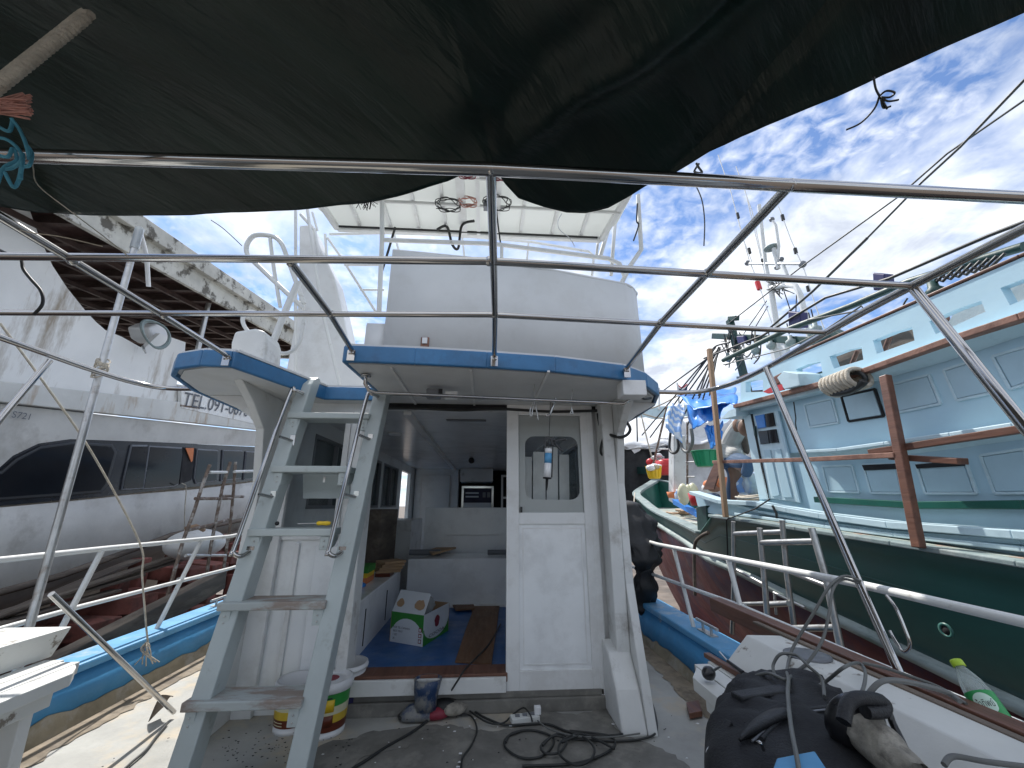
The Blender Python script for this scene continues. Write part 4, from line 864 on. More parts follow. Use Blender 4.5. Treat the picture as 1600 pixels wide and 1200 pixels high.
thread([(996,318),(995,345),(998,352),(990,376)], 1.6, 'dangling_cord', 'short dark cord dangling beside the white stanchion', .004, 'cable', 'cord')
kn = thing('grommet_cord', 'dark cord with frayed knot hanging from the tarpaulin edge at upper right', 'cord', pt(1375,150,z=2.1))
for l in ([(1365,120),(1368,138),(1374,150)],[(1374,150),(1366,170),(1345,192),(1322,203)],[(1374,150),(1385,142),(1398,145),(1390,152),(1376,152)],[(1376,152),(1388,158),(1404,156)],[(1376,152),(1386,170)],[(1376,152),(1380,168),(1392,166)]):
    tube(spl([pt(a, b, z=2.1) for a, b in l], 5), .0022, 5).build('strand', 'cable', kn)
random.seed(6); tg = MB()
for k in range(18):
    x = 555+random.uniform(0,32); s = pt(x, 314, z=2.12); tg.tube([s, s+V((random.uniform(-.01,.02), 0, -random.uniform(.01,.035)))], .001, 4)
tag(tg.build('torn_threads', 'cable', kind='stuff'), 'torn threads hanging from the tarpaulin edge left of centre', 'threads')

# caulking gun hanging from the overhead rail
yg = 2.42; P_ = lambda a, b, y=yg: pt(a, b, y=y)
cg = thing('caulking_gun', 'caulking gun with blue and white cartridge hanging on a cord before the door', 'caulking gun', P_(856,700))
tube([P_(860,628), P_(858,684), P_(857,700)], .0022).build('hanging_cord', 'cable', cg)
fr_ = MB(); fr_.beam(P_(851,698), P_(863,698), .006, .006); fr_.beam(P_(852,684), P_(851,746), .005, .008); fr_.beam(P_(864,686), P_(862,746), .005, .008); fr_.beam(P_(852,684), P_(864,686), .006, .01)
fr_.build('cradle', 'blkplastic', cg)
ax = (P_(855,746)-P_(857,700)).normalized(); rot = V((0,0,1)).rotation_difference(ax).to_matrix(); LN = (P_(855,746)-P_(857,700)).length
for a, b, m in ((.0,.16,'pail'),(.16,.5,'gunblue'),(.5,.98,'pail')): MB().lathe([(.0001,a*LN),(.022,a*LN),(.022,b*LN),(.0001,b*LN)], P_(857,701), rot, 16).build('cartridge', m, cg)
MB().lathe([(0,0),(.026,0),(.026,.008),(.008,.01),(.006,.05),(.003,.075),(0,.075)], P_(855,746), rot, 14).build('nozzle', 'blkplastic', cg)
h_ = MB(); h_.beam(P_(863,690), P_(884,686), .012, .014); h_.beam(P_(865,692), P_(880,706), .012, .013); h_.beam(P_(862,684), P_(866,696), .012, .03)
h_.build('handle', 'blkplastic', cg, bevel=.003)
def hook(l, lab, m='galv', r=.004):
    t = tube(spl([pt(a, b, y=2.45) for a, b in l], 4), r, 6).build('hanging_hook', m); tag(t, lab, 'hook', 'hooks and wires under the overhang')
hook([(833,598),(835,600),(834,618),(835,630),(832,640),(831,650),(828,648),(829,636)], 'left wire hook hanging under the overhang')
hook([(895,608),(893,622),(893,640),(891,646),(895,646),(893,636)], 'right wire hook hanging under the overhang')
hook([(868,622),(862,640),(857,650),(853,648)], 'short steel arm clamped on the overhead rail', 'steel', .009)
hook([(833,622),(838,640),(841,656)], 'wire twist between the two hooks')

# ================================================================ THINGS ON THE RIGHT BENCH
# brown beam along the rail
bm_ = MB(); A = V((1.515, 2.80, .635)); B = V((1.515, -.4, .60)); bm_.beam(A, B, .075, .08)
tag(bm_.build('brown_beam', 'brown', bevel=.005), 'long brown timber beam lying along the right gunwale outside the bench', 'timber beam')
# flat strips beneath the beam
tag(MB().beam(V((1.45, 2.3, .655)), V((1.45, .2, .64)), .03, .012).build('wood_strip', 'timberd', bevel=.003), 'weathered strip between the bench box and the brown beam', 'wood strip')
tag(MB().beam(pt(1104,1023,z=.56), pt(1163,1058,z=.56), .03, .02).build('brown_batten', 'brown', bevel=.002), 'short brown batten on the bench end beside the box', 'batten')
tl = thing('putty_knife', 'slim black tipped tool lying on the bench batten', 'hand tool', pt(1140,1040,z=.575))
MB().beam(pt(1124,1018,z=.60), pt(1138,1034,z=.59), .006, .003).build('blade', 'galv', tl); tube([pt(1137,1033,z=.59), pt(1161,1051,z=.58)], .007, r2=.009).build('handle', 'blkplastic', tl)
bl = thing('bulb_blower', 'black rubber bulb blower with long nozzle on the bench end', 'blower', pt(1107,1052,z=.56))
c = pt(1107,1052,z=.585); dv = (pt(1141,1033,z=.59)-c).normalized(); rot = V((0,0,1)).rotation_difference(dv).to_matrix()
MB().lathe([(0,-.034),(.008,-.032),(.010,-.026),(.020,-.018),(.026,0),(.022,.018),(.010,.03),(0,.032)], c, rot, 18).build('bulb', 'blkplastic', bl)
tube([c+dv*.028, c+dv*.11], .006, r2=.003).build('nozzle', 'cable', bl)

# backpack lying on the bench
bp = thing('backpack', 'black backpack lying on the right bench under a grey cable', 'backpack', V((1.05, 1.25, .56)))
def blob(l, nm, m, z0, wrinkle=.012, seed=0, sub=1):
    """l: (px,py) outline on the plane z0, top heights from a soft dome"""
rows = []; nU, nV = 30, 26
c0 = pt(1235,1150,z=.60)
ol = [(1130,1085),(1150,1062),(1215,1052),(1290,1062),(1345,1095),(1372,1130),(1385,1200),(1380,1280),(1250,1310),(1140,1290),(1105,1220),(1098,1165),(1108,1120)]
olp = spl([pt(a, b, z=.60) for a, b in ol], 5, True)
cc = sum(olp, V())/len(olp); rows = []
for i in range(16):
    t = i/15; ring_ = []
    for j, q in enumerate(olp+[olp[0]]):
        rad = math.sin(t*math.pi/2)**.55; h = math.cos(t*math.pi/2)**.7
        p_ = cc.lerp(q, rad); 
        fold = .017*math.sin((p_.y*1.0+p_.x*.35+.02*noise.noise(p_*9))*70)*(1-abs(2*h-1))*1.1 if p_.y > cc.y-.02 else .004*noise.noise(p_*30)
        zt = .556+ (h*.105)+fold*h+.020*noise.noise(V((p_.x*11, p_.y*11, 3)))*h
        ring_.append(V((p_.x, p_.y, max(.553, zt))))
    rows.append(ring_)
MB().grid(rows).build('main_bag', 'fabric', bp)
zt = .67
def on(a, b, z=.66): return pt(a, b, z=z)
tube(spl([on(1190,1155), on(1230,1118), on(1290,1105), on(1340,1108), on(1360,1125)], 6), .006).build('zip', 'fabric2', bp)
tube(spl([on(1175,1158), on(1225,1122), on(1288,1109), on(1335,1112)], 6), .003).build('zip', 'framegrey', bp)
rows = []
for i in range(8):
    u = i/7; rows.append([on(1155+u*75+v*4, 1158-u*38-v*26*math.sin(math.pi*(.15+.7*u)), .665+.012*math.sin(math.pi*v)) for v in [k/6 for k in range(7)]])
MB().grid(rows).build('side_pocket', 'fabric2', bp, thick=.006)
tube(spl([on(1180,1161,.675), on(1187,1160,.69), on(1191,1166,.68), on(1193,1172,.67)], 5), .004).build('buckle', 'steel', bp)
tube(spl([on(1106,1180,.60), on(1108,1172,.61), on(1118,1163,.615), on(1126,1172,.61), on(1128,1182,.60)], 5), .006).build('grey_piping', 'pail', bp)
MB().beam(on(1115,1175,.6), on(1140,1128,.65), .022, .018).build('strap', 'fabric2', bp, bevel=.004)
MB().beam(on(1150,1090,.66), on(1230,1078,.66), .05, .02).build('top_flap', 'fabric2', bp, bevel=.006)
MB().prism([pt(1215,1196,z=.655), pt(1275,1184,z=.665), pt(1305,1230,z=.66), pt(1200,1240,z=.66)], (0,0,.015)).build('blue_patch', 'gunblue', bp, bevel=.004)
# power tool with cloth and cord
gt = thing('angle_grinder', 'power tool with black guard wrapped in mottled grey cloth beside the backpack', 'power tool', pt(1340,1150,z=.6))
g0 = pt(1325,1120,z=.70); gx = (pt(1400,1190,z=.66)-g0).normalized(); rot = V((0,0,1)).rotation_difference(gx).to_matrix()
MB().lathe([(.0,-.01),(.062,-.008),(.070,.0),(.072,.03),(.066,.045),(.045,.05),(.0,.05)], g0, rot, 28).build('guard', 'blkplastic', gt)
MB().lathe([(.045,.04),(.048,.06),(.042,.12),(.034,.16),(.022,.17)], g0, rot, 20).build('cloth_wrap', 'cloth', gt)
rows = []
for i in range(14):
    t = i/13; c = g0+gx*(.035+.14*t)+V((.0,.0,.012)); rr = .05*(1-.35*t)
    rows.append([c+rot@V((math.cos(a)*rr*(1+.28*noise.noise(V((a*1.3,t*4,2)))), math.sin(a)*rr*(1+.28*noise.noise(V((a*1.7,t*5,7)))), 0)) for a in [2*math.pi*k/24 for k in range(25)]])
MB().grid(rows).build('cloth_wrap', 'cloth', gt)
MB().lathe([(.0,.15),(.022,.15),(.026,.17),(.024,.24),(.028,.33),(.0,.33)], g0, rot, 18).build('motor_grip', 'blkplastic', gt)
for k in range(4): MB().lathe([(.028,.18+.03*k),(.030,.185+.03*k),(.030,.19+.03*k),(.028,.195+.03*k)], g0, rot, 18).build('grip_ring', 'cable', gt)
tube(spl([on(1350,1100,.74), on(1375,1092,.75), on(1388,1112,.74), on(1395,1130,.72), on(1412,1165,.69), on(1418,1190,.67)], 6), .008).build('lever', 'blkplastic', gt)
tube(spl([on(1318,1128,.74), on(1325,1100,.77), on(1345,1090,.78), on(1378,1096,.76), on(1380,1110,.745), on(1352,1112,.75)], 6), .016).build('guard_strap', 'fabric2', gt)
MB().ball(on(1416,1192,.67), .006, 5).build('red_tip', 'red', gt)
# grey cable looped over the rail
def gc(l, lab, r=.0075):
    p = [pt(a, b, **k) for a, b, k in l]; return tag(tube(spl(p, 8), r*.75, 8).build('grey_cable', 'cableg'), lab, 'cable', 'grey cables looped over the right bench')
gc([(1345,908,dict(x=1.6)),(1320,900,dict(x=1.58)),(1297,915,dict(x=1.5)),(1270,960,dict(x=1.4)),(1240,1010,dict(x=1.3)),(1230,1045,dict(x=1.2)),(1232,1062,dict(z=.69)),(1231,1085,dict(z=.70)),(1236,1135,dict(z=.70)),(1247,1195,dict(z=.68)),(1255,1260,dict(z=.62))], 'grey cable dropping from the rail across the backpack')
gc([(1345,912,dict(x=1.6)),(1318,905,dict(x=1.58)),(1302,920,dict(x=1.5)),(1295,960,dict(x=1.42)),(1285,1000,dict(x=1.35)),(1262,1035,dict(x=1.27)),(1240,1052,dict(x=1.2)),(1228,1062,dict(z=.68)),(1200,1052,dict(z=.67)),(1175,1058,dict(z=.64))], 'grey cable looping from the rail down behind the backpack')
gc([(1265,1080,dict(z=.64)),(1290,1065,dict(z=.66)),(1320,1042,dict(z=.74)),(1342,1036,dict(x=1.4)),(1352,1050,dict(x=1.35)),(1349,1075,dict(x=1.25)),(1338,1095,dict(x=1.15)),(1325,1105,dict(z=.74))], 'grey cable arching up and down to the power tool', .007)
gc([(1212,1058,dict(z=.66)),(1208,1040,dict(z=.68)),(1220,1022,dict(z=.72)),(1245,1024,dict(z=.72)),(1262,1040,dict(z=.72)),(1283,1060,dict(z=.69)),(1288,1088,dict(z=.67))], 'grey cable forming a small hoop on the raised box', .007)
gc([(1348,1036,dict(x=1.42)),(1380,1043,dict(x=1.45)),(1420,1056,dict(x=1.47)),(1470,1075,dict(x=1.50)),(1510,1100,dict(x=1.5))], 'grey cable lying over the brown beam to the right', .007)
gc([(1352,1100,dict(z=.75)),(1362,1078,dict(z=.78)),(1385,1063,dict(z=.80)),(1430,1068,dict(z=.78)),(1480,1082,dict(z=.76)),(1500,1096,dict(z=.75))], 'grey cable arching from the power tool over the beam', .009)
gc([(1475,1195,dict(z=.68)),(1490,1182,dict(z=.69)),(1540,1190,dict(z=.69)),(1620,1200,dict(z=.69))], 'grey cable at the right edge of the bench', .008)
# water bottle
b0 = pt(1588,1168,x=1.57); top = pt(1493,1032,x=1.60)
dv = (top-b0); LB = dv.length; rot = V((0,0,1)).rotation_difference(dv.normalized()).to_matrix(); k = LB/.30; kr = k*1.32
wb = thing('water_bottle', 'clear water bottle with lime cap and green label standing behind the brown beam', 'bottle', b0)
pr = [(0,.0),(.030,.0),(.036,.01),(.038,.03),(.036,.045),(.038,.06),(.038,.17),(.036,.19),(.030,.225),(.018,.26),(.014,.27),(.014,.285)]
MB().lathe([(r*kr*.98, z*k) for r, z in pr], b0, rot, 28).build('bottle_body', 'pet', wb)
MB().lathe([(0,.301*k),(.0165*kr,.301*k),(.018*kr,.296*k),(.018*kr,.276*k),(.016*kr,.274*k)], b0, rot, 20).build('cap', 'capg', wb)
MB().lathe([(.0385*kr*.99,.085*k),(.0385*kr*.99,.175*k)], b0, rot, 32).build('label_wrap', 'label', wb)
# direction on the bottle that looks outward to the stern
zc_ = rot @ V((0,0,1)); vn = (V((0,0,ZC))-b0); vn = (vn-zc_*vn.dot(zc_)).normalized(); sx = zc_.cross(vn)
def onb(a, z, rr): return b0+zc_*z+(vn*math.cos(a)+sx*math.sin(a))*rr
o = []
for j in range(8):
    o.append([onb((-.75+1.5*i/14), (.13*k)+(j/7-.5)*2*(.036*k)*math.sqrt(max(.0001,1-((i-7)/7)**2)), .0386*kr) for i in range(15)])
MB().grid(o).build('label_oval', 'labelw', wb)
cu = bpy.data.curves.new('t', 'FONT'); cu.body = 'น้ำทิพย์'; cu.size = 1; tt = bpy.data.objects.new('t', cu); COL.objects.link(tt); bpy.context.view_layer.update()
me = bpy.data.meshes.new_from_object(tt.evaluated_get(bpy.context.evaluated_depsgraph_get())); bpy.data.objects.remove(tt)
if len(me.vertices):
    xs = [v.co.x for v in me.vertices]; W = max(xs)-min(xs)
    sg = -1 if sx.dot(CR) < 0 else 1
    vs = [onb(sg*((v.co.x-min(xs))/W-.5)*1.15, .118*k+v.co.y*.034*k, .0390*kr) for v in me.vertices]
    MB().add(vs, [tuple(p.vertices) for p in me.polygons]).build('label_lettering', 'ink', wb)
# black cloth bundle tied to the right rail
cb_ = thing('cloth_bundle', 'black cloth bundle tied up on the rail behind the right fin', 'cloth bundle', pt(1000,900,x=1.68))
x_ = 1.62; prof = [(978,782,3),(982,787,13),(984,800,20),(988,815,26),(994,835,24),(1000,850,26),(1006,866,20),(1010,880,14),(1007,892,8),(1006,904,11),(1008,922,13),(1004,940,12),(1007,955,8),(1006,963,2)]
rows = []
pc = spl([pt(a, b, x=x_)+V((0,0,0)) for a, b, r_ in prof], 4); pr2 = []
for i in range(len(prof)-1):
    for k in range(4): pr2.append(prof[i][2]*(1-k/4)+prof[i+1][2]*k/4)
pr2.append(prof[-1][2])
for i, (c, r_) in enumerate(zip(pc, pr2)):
    rr = r_*c.y/520
    rows.append([c+V((math.cos(t)*rr*(1+.55*noise.noise(V((math.cos(t)*3+c.z*3, math.sin(t)*3, c.z*9)))+.16*math.sin(t*7+c.z*18)+.08*math.sin(t*13-c.z*30)), math.sin(t)*rr*.6, 0)) for t in [2*math.pi*k/56 for k in range(57)]])
MB().grid(rows).build('bundle', 'tarpblk', cb_)
tube([pt(996,897,x=x_-.04), pt(1017,890,x=x_-.04)], .006).build('tie', 'cable', cb_)
tag(tube([pt(968,800,x=1.6), pt(990,790,x=1.7), pt(992,770,x=2.2)], .008).build('mooring_line', 'rope'), 'pale line from the black bundle toward the green bow', 'line')
# ================================================================ WHITE SHIP ON THE LEFT
XS = -4.6
ls = thing('white_ship', 'large stained white ship on the left with dark window band and overhanging roof', 'ship', (XS, 5, -1))
def plate(px, m, nm, x=XS, th=.06, par=None, out=0.0, **k):
    """a plate of real thickness standing on the ship's side, its outline measured on that side"""
    p = [pt(a, b, x=x) for a, b in px]
    return MB().prism([q+V((out, 0, 0)) for q in p], (-th, 0, 0)).build(nm, m, par or ls, **k)
plate([(-400,250),(30,290),(47,330),(60,367),(82,415),(105,450),(133,485),(150,503),(165,516),(190,526),(215,540),(225,545),(240,530),(250,521),(290,535),(288,560),(276,600),(330,612),(412,648),(412,673),(0,629),(-400,586)], 'shipw', 'upper_side')
plate([(-400,586),(0,629),(412,673),(520,683),(520,680),(412,662),(0,608),(-400,560)][0:3]+[(412,655),(276,628),(0,596),(-400,548)], 'ledge', 'deck_ledge', th=.05, out=.06, bevel=.01)
# hoarding with the telephone number, further forward
plate([(276,602),(300,600),(420,640),(420,668),(276,637)], 'shipw', 'name_board', out=.068, th=.05)
u0 = pt(284,634,x=XS+.045); u1 = pt(404,655,x=XS+.045)
ux_ = (u1-u0).normalized()
text('TEL.091-0070-70', 'lettering', 'inkgrey', pt(284,633,x=XS+.075), ux_, (0,0,1), .30, ls, w=(pt(404,655,x=XS+.045)-pt(284,634,x=XS+.045)).length, ext=.004)
text('S721', 'lettering', 'inkgrey', pt(17,652,x=XS+.015), (0,1,.05), (0,0,1), .09, ls, ext=.004)
plate([(275,632),(305,636),(305,639),(275,635)], 'rust', 'rusty_slot', out=.07, th=.03)
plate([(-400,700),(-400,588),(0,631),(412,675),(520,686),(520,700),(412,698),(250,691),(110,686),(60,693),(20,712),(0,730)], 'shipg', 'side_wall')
# window band
bd_ = plate([(-400,840),(-400,700),(0,730),(20,712),(60,693),(110,686),(250,691),(520,704),(520,735),(390,752),(192,772),(162,776),(0,791)], 'band', 'window_band', out=-.012)
def win(px, out=0):
    n = len(px); c = (sum(a for a, b in px)/n, sum(b for a, b in px)/n)
    f_ = plate([(c[0]+(a-c[0])*1.0, c[1]+(b-c[1])*1.0) for a, b in px], 'framegrey', 'window', out=.012, th=.03, bevel=.008)
    p = [(c[0]+(a-c[0])*.955, c[1]+(b-c[1])*.93) for a, b in px]
    q = [pt(a, b, x=XS)+V((.016, 0, 0)) for a, b in p]
    MB().prism(q, (-.01, 0, 0)).build('pane', 'dglass', f_)
plate([(-300,815),(-300,716),(0,737),(25,716),(62,697),(112,690),(175,694),(182,706),(168,758),(158,770),(0,782)], 'frameblk', 'window_seal', out=.01, th=.03, bevel=.01)
p = [pt(a, b, x=XS)+V((.014, 0, 0)) for a, b in [(-300,808),(-300,722),(2,741),(27,720),(63,701),(112,694),(172,698),(177,707),(163,756),(155,766),(0,777)]]
MB().prism(p, (-.01, 0, 0)).build('pane', 'dglass', ls)
win([(205,695),(230,695),(222,764),(190,766),(193,748)]); win([(232,696),(284,699),(284,712),(278,757),(270,761),(222,765)])
plate([(286,699),(305,700),(298,750),(280,757)], 'dark', 'opening_shade_plate', out=.008, th=.02)  # black plate painting the shade inside the opened window
tag(plate([(287,700),(300,700),(298,720),(296,722)], 'orange', 'curtain', out=.03, th=.008), '', '') if False else plate([(287,700),(300,700),(298,720),(296,722)], 'orange', 'curtain', out=.03, th=.008)
win([(308,701),(340,703),(338,752),(306,756),(303,748)]); win([(348,703),(378,704),(380,712),(376,748),(345,752)]); win([(384,705),(404,706),(402,748),(380,750)])
# lower hull side, turning under at the chine
rows = []
top = [(-400,840),(0,793),(90,785),(162,778),(192,774),(300,765),(390,754),(520,738)]
bot = [(-400,1010),(0,921),(90,897),(225,849),(264,834),(330,820),(390,808),(520,790)]
tp_ = [pt(a, b, x=XS) for a, b in top]; bt_ = [pt(a, b, x=XS) for a, b in bot]
rows = [tp_, [a.lerp(b, .5)+V((.03,0,0)) for a, b in zip(tp_, bt_)], [q+V((.0,0,0)) for q in bt_], [q+V((-.12,0,-.15)) for q in bt_], [q+V((-1.2,0,-.7)) for q in bt_], [V((XS-3.4, q.y, -.9)) for q in bt_]]
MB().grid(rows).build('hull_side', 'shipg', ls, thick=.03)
MB().tube([q+V((.03,0,-.02)) for q in bt_], .035, 6).build('chine_strip', 'timberd', ls)
# far side and end so that it is a volume
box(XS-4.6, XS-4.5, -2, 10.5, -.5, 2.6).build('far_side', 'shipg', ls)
box(XS-4.5, XS-.4, 9.9, 10.0, -.3, 2.25).build('end_wall', 'shipw', ls)
box(XS-4.5, XS-.07, -1, 9.9, 2.15, 2.2).build('upper_deck', 'ledge', ls)
# roof: fascia boards, dark wooden underside with beams
def rz(y): return 4.20+.125*(y-4.2)
Y0, Y1 = 2.2, 9.4; XO_ = -4.15; XI_ = -9.2
ce = [[V((x, y, rz(y)-.02)) for x in (XO_-.05, XI_)] for y in (Y0, Y1)]
MB().grid(ce, False).build('ceiling_boards', 'redwood', ls, thick=.05)
MB().beam(V((XO_, Y0, rz(Y0)-.03)), V((XO_, Y1, rz(Y1)-.03)), .06, .30).build('fascia_board', 'fascia', ls, bevel=.01)
MB().beam(V((XO_+.06, Y0, rz(Y0)+.19)), V((XO_+.06, Y1+.1, rz(Y1)+.19)), .12, .20).build('gutter_board', 'fascia', ls, bevel=.01)
MB().beam(V((XO_, Y1, rz(Y1)-.03)), V((XI_, Y1, rz(Y1)-.03)), .06, .30).build('end_board', 'fascia', ls)
for i in range(17):
    y = Y0+.25+i*.42; b_ = 'beamwood'
    MB().beam(V((XO_-.06, y, rz(y)-.09)), V((XI_, y, rz(y)-.09)), .05, .10).build('roof_beam', b_, ls)
for i in range(9):
    x = XO_-.45-i*.55; MB().beam(V((x, Y0, rz(Y0)-.17)), V((x, Y1-.05, rz(Y1)-.17)), .04, .06).build('roof_batten', 'beamwood', ls)
for a, b in (((332,448),(306,560)),((462,530),(452,575))): tube([pt(*a, x=-4.35), pt(*b, x=-4.35)], .035).build('roof_post', 'galv', ls)
tube([V((-4.4, 3.1, 2.2)), V((-4.4, 3.1, rz(3.1)))], .035).build('roof_post', 'galv', ls)
box(-7.5, -6.2, 5.0, 6.5, 2.2, 2.9).build('deck_locker', 'dark', ls)
# coiled hose
ch_ = thing('coiled_hose', 'coil of pale green hose hanging on the white ship side under its roof', 'hose', pt(243,524,x=-4.45))
random.seed(2)
for k in range(4):
    c = pt(243+random.uniform(-2,2), 523+random.uniform(-2,2), x=-4.45+.02*k); rr = .17
    tube([c+V((.02*math.sin(t*2), rr*1.35*math.cos(t), rr*.95*math.sin(t)-.15*math.cos(t)*rr*4*.1)) for t in [2*math.pi*i/28 for i in range(28)]], .009, 6, closed=True).build('hose_turn', 'capgreen', ch_)
tag(MB().prism(pts([(233,512),(248,505),(262,512),(265,530),(250,538),(238,530)], x=-4.7), (-.3,0,0)).build('lamp_housing', 'pail', bevel=.03), 'round pale lamp housing behind the hose coil on the white ship', 'lamp')
for l in ([(225,548),(223,540),(228,552)],): tube(pts(l, x=-4.5), .01).build('hose_hook', 'galv', ch_)
# rack and fender
rk = thing('pipe_rack', 'rusty bare pipe rack standing between the left ship and the rail', 'rack', pt(340,860,x=-3.2))
K = lambda l, r=.018, x=-3.2, m='rust': tube(pts(l, x=x), r, 8).build('tube', m, rk)
K([(328,726),(315,762),(303,800),(286,845),(262,930)]); K([(360,722),(348,760),(340,800),(330,850),(318,930)]); K([(368,722),(365,765),(360,820),(355,850),(345,920)], x=-3.25)
K([(327,738),(354,738)], m='railwhite'); K([(366,737),(396,736)], m='railwhite'); K([(305,779),(362,779)]); K([(345,775),(380,776)], x=-3.3); K([(292,829),(330,820),(356,812)]); K([(290,868),(352,868)], m='galv'); K([(278,905),(345,903)], m='galv')
fd = thing('boat_fender', 'big dirty white round fender resting on the timbers by the left ship', 'fender', pt(302,845,x=-3.7))
c = pt(306,850,x=-3.75); MB().ball(c, .36, 12, (.8, 1.15, .52)).build('fender_body', 'worn_white', fd)
tube([pt(290,826,x=-3.5), pt(306,822,x=-3.45), pt(318,828,x=-3.5)], .025).build('fender_lashing', 'tanwood', fd)
tag(tube(pts([(284,755),(290,758),(291,770),(289,790),(288,835)], x=-4.5), .007, 6).build('hanging_line', 'rope'), 'thin line hanging from the open ship window', 'line')
# timber cradle under the ship
tcx = thing('timber_cradle', 'jumble of red shipyard timbers and planks supporting the left ship', 'timbers', (-3.9, 4, -1.9))
random.seed(21)
def chine(y):                                        # height of the hull edge at this place
    for a, b in zip(bt_[:-1], bt_[1:]):
        if a.y <= y <= b.y: return a.z+(b.z-a.z)*(y-a.y)/(b.y-a.y)
    return bt_[-1].z if y > bt_[-1].y else bt_[0].z
y = 1.9
while y < 9.5:
    zt_ = chine(y)-.16
    for k in range(2):
        x = -4.5+k*.62+random.uniform(-.1,.1); w_ = random.uniform(.16,.26); zz1 = zt_-k*.42-random.uniform(0,.12); lean = random.uniform(-.12,.12)
        MB().beam(V((x, y, -1.9)), V((x+.05, y+lean, zz1)), w_, w_*.9, up=(0,1,0)).build('post', 'timber', tcx, bevel=.01)
    x0_ = -4.75; 
    MB().obox(V((-4.2, y+random.uniform(-.05,.25), zt_-.55-random.random()*.5)), V((.55, random.uniform(-.05,.05), 0)), V((0, .12, 0)), V((0, 0, .10))).build('block', 'timber', tcx, bevel=.01)
    MB().obox(V((-4.2, y+.25, zt_-.18-random.random()*.2)), V((.32, random.uniform(-.1,.1), random.uniform(-.03,.03))), V((.02, .16, 0)), V((0, 0, .085))).build('block', 'timber', tcx, bevel=.01)
    MB().obox(V((-3.7, y+.1, -.55-random.random()*.4)), V((.4, random.uniform(-.2,.2), random.uniform(-.03,.03))), V((.02, .11, 0)), V((0, 0, .09))).build('block', 'timber', tcx, bevel=.01)
    y += random.uniform(.42, .62)
for i in range(10):
    y = 1.6+random.random()*5; z = chine(y)-.12-random.random()*.10; x = -4.35+random.uniform(0,.35); Lp = random.uniform(1.2,3.2)
    a = V((x, y, z)); b = V((x+random.uniform(-.25,.3), y+Lp, chine(min(9,y+Lp))-.14-random.random()*.1))
    MB().beam(a, b, random.uniform(.09,.2), .028).build('plank', 'timberd', tcx, bevel=.004)
for i in range(12):
    y = 1+random.random()*6; z = -.9+random.random()*.7; x = -3.6+random.uniform(-.3,.5)
    MB().beam(V((x, y, z)), V((x+random.uniform(-.6,.6), y+random.uniform(.6,2), z+random.uniform(-.3,.3))), .1, .05).build('plank', 'timber', tcx, bevel=.004)
MB().beam(pt(60,1060,x=-3.0), pt(345,905,x=-3.0), .12, .20).build('long_beam', 'timberd', tcx, bevel=.01)
MB().beam(pt(60,1120,x=-2.95), pt(345,950,x=-2.95), .10, .22).build('long_beam', 'timber', tcx, bevel=.01)

# ================================================================ PALE BLUE FISHING BOAT ON THE RIGHT
XH = 3.3
rb = thing('fishing_boat', 'pale blue and dark green wooden fishing boat moored along the right side', 'fishing boat', (5.1, 4, -1.2))
def rp(px, m, nm, x=XH, th=.06, out=0.0, par=None, **k):
    return MB().prism([pt(a, b, x=x)+V((-out, 0, 0)) for a, b in px], (th, 0, 0)).build(nm, m, par or rb, **k)
EX = 2050
def ext(l, px): (a, b), (c, d) = l[-2], l[-1]; return l+[(px, d+(d-b)/(c-a)*(px-c))]
# hull sides by stations
topE = [pt(2100,965,x=2.92), pt(1600,881,x=2.95), pt(1400,849,x=2.95), pt(1250,826,x=2.95), pt(1160,812,x=2.97), pt(1112,806,x=3.0)]
bow = [pt(1092,834,x=3.05), pt(1060,818,x=3.3), pt(1022,800,x=3.65), pt(1003,785,x=3.9), pt(991,771,x=4.2), V((4.75, 11.6, 1.85)), V((5.15, 12.1, 1.98))]
sta = topE+[topE[-1].lerp(bow[0], 1.0)]+bow[1:]
def strk(q):                                          # strake height at this station
    return STK(q.y)
def STK(y):
    l = [(-3,-.35),(2.4,.03),(3.1,.16),(4.85,.42),(7,.68),(12.5,1.25)]
    for (a, b), (c, d) in zip(l[:-1], l[1:]):
        if y <= c: return b+(d-b)*(y-a)/(c-a)
    return l[-1][1]
n_s = len(sta); cx0 = 5.15
def low(q, t):                                        # t 0 top .. 1 keel
    x = q.x+(cx0-q.x)*(.04+.96*t**1.9) if t > 0 else q.x
    z = q.z+(-1.75-q.z)*t
    return V((x, q.y-.9*t*max(0, (q.y-6)/6), z))
R1 = []; R2 = []
def tz(q, z): return (q.z-z)/(q.z+1.75)
for i in range(9): R1.append([low(q, tz(q, strk(q))*i/8) for q in sta])
for i in range(8): R2.append([low(q, tz(q, strk(q))+(1-tz(q, strk(q)))*i/7) for q in sta])
MB().grid(R1).build('topside', 'hull', rb, thick=.03); MB().grid(R2).build('bottom', 'hullred', rb, thick=.03)
mir = lambda q: V((2*cx0-q.x, q.y, q.z))
MB().grid([[mir(p) for p in r] for r in R1]).build('topside', 'hull', rb); MB().grid([[mir(p) for p in r] for r in R2]).build('bottom', 'hullred', rb)
MB().tube([q+V((-.03,0,0)) for q in R2[0][:-3]], .055, 6).build('strake', 'strake', rb)
for t, r_, m in ((3,.010,'capgreen'),): MB().tube([q+V((-.015,0,0)) for q in R1[t][1:-1]], r_*.6, 5).build('plank_line', 'hull', rb)
b_ = MB()
for q0_, q1_ in zip(topE[:-1], topE[1:]): b_.beam(q0_+V((.02,0,0)), q1_+V((.02,0,0)), .14, .035)
b_.build('cap_rail', 'capgreen', rb, bevel=.008)
bw = spl(sta[6:], 5); b_ = MB()
rows = [[q+V((-.05,0,.02)) for q in bw], [q+V((.14,-.06,.02)) for q in bw], [q+V((.14,-.06,-.03)) for q in bw]]
MB().grid(rows, False).build('bow_cap_rail', 'capgreen', rb, thick=.03)
bwm = [mir(q) for q in bw]
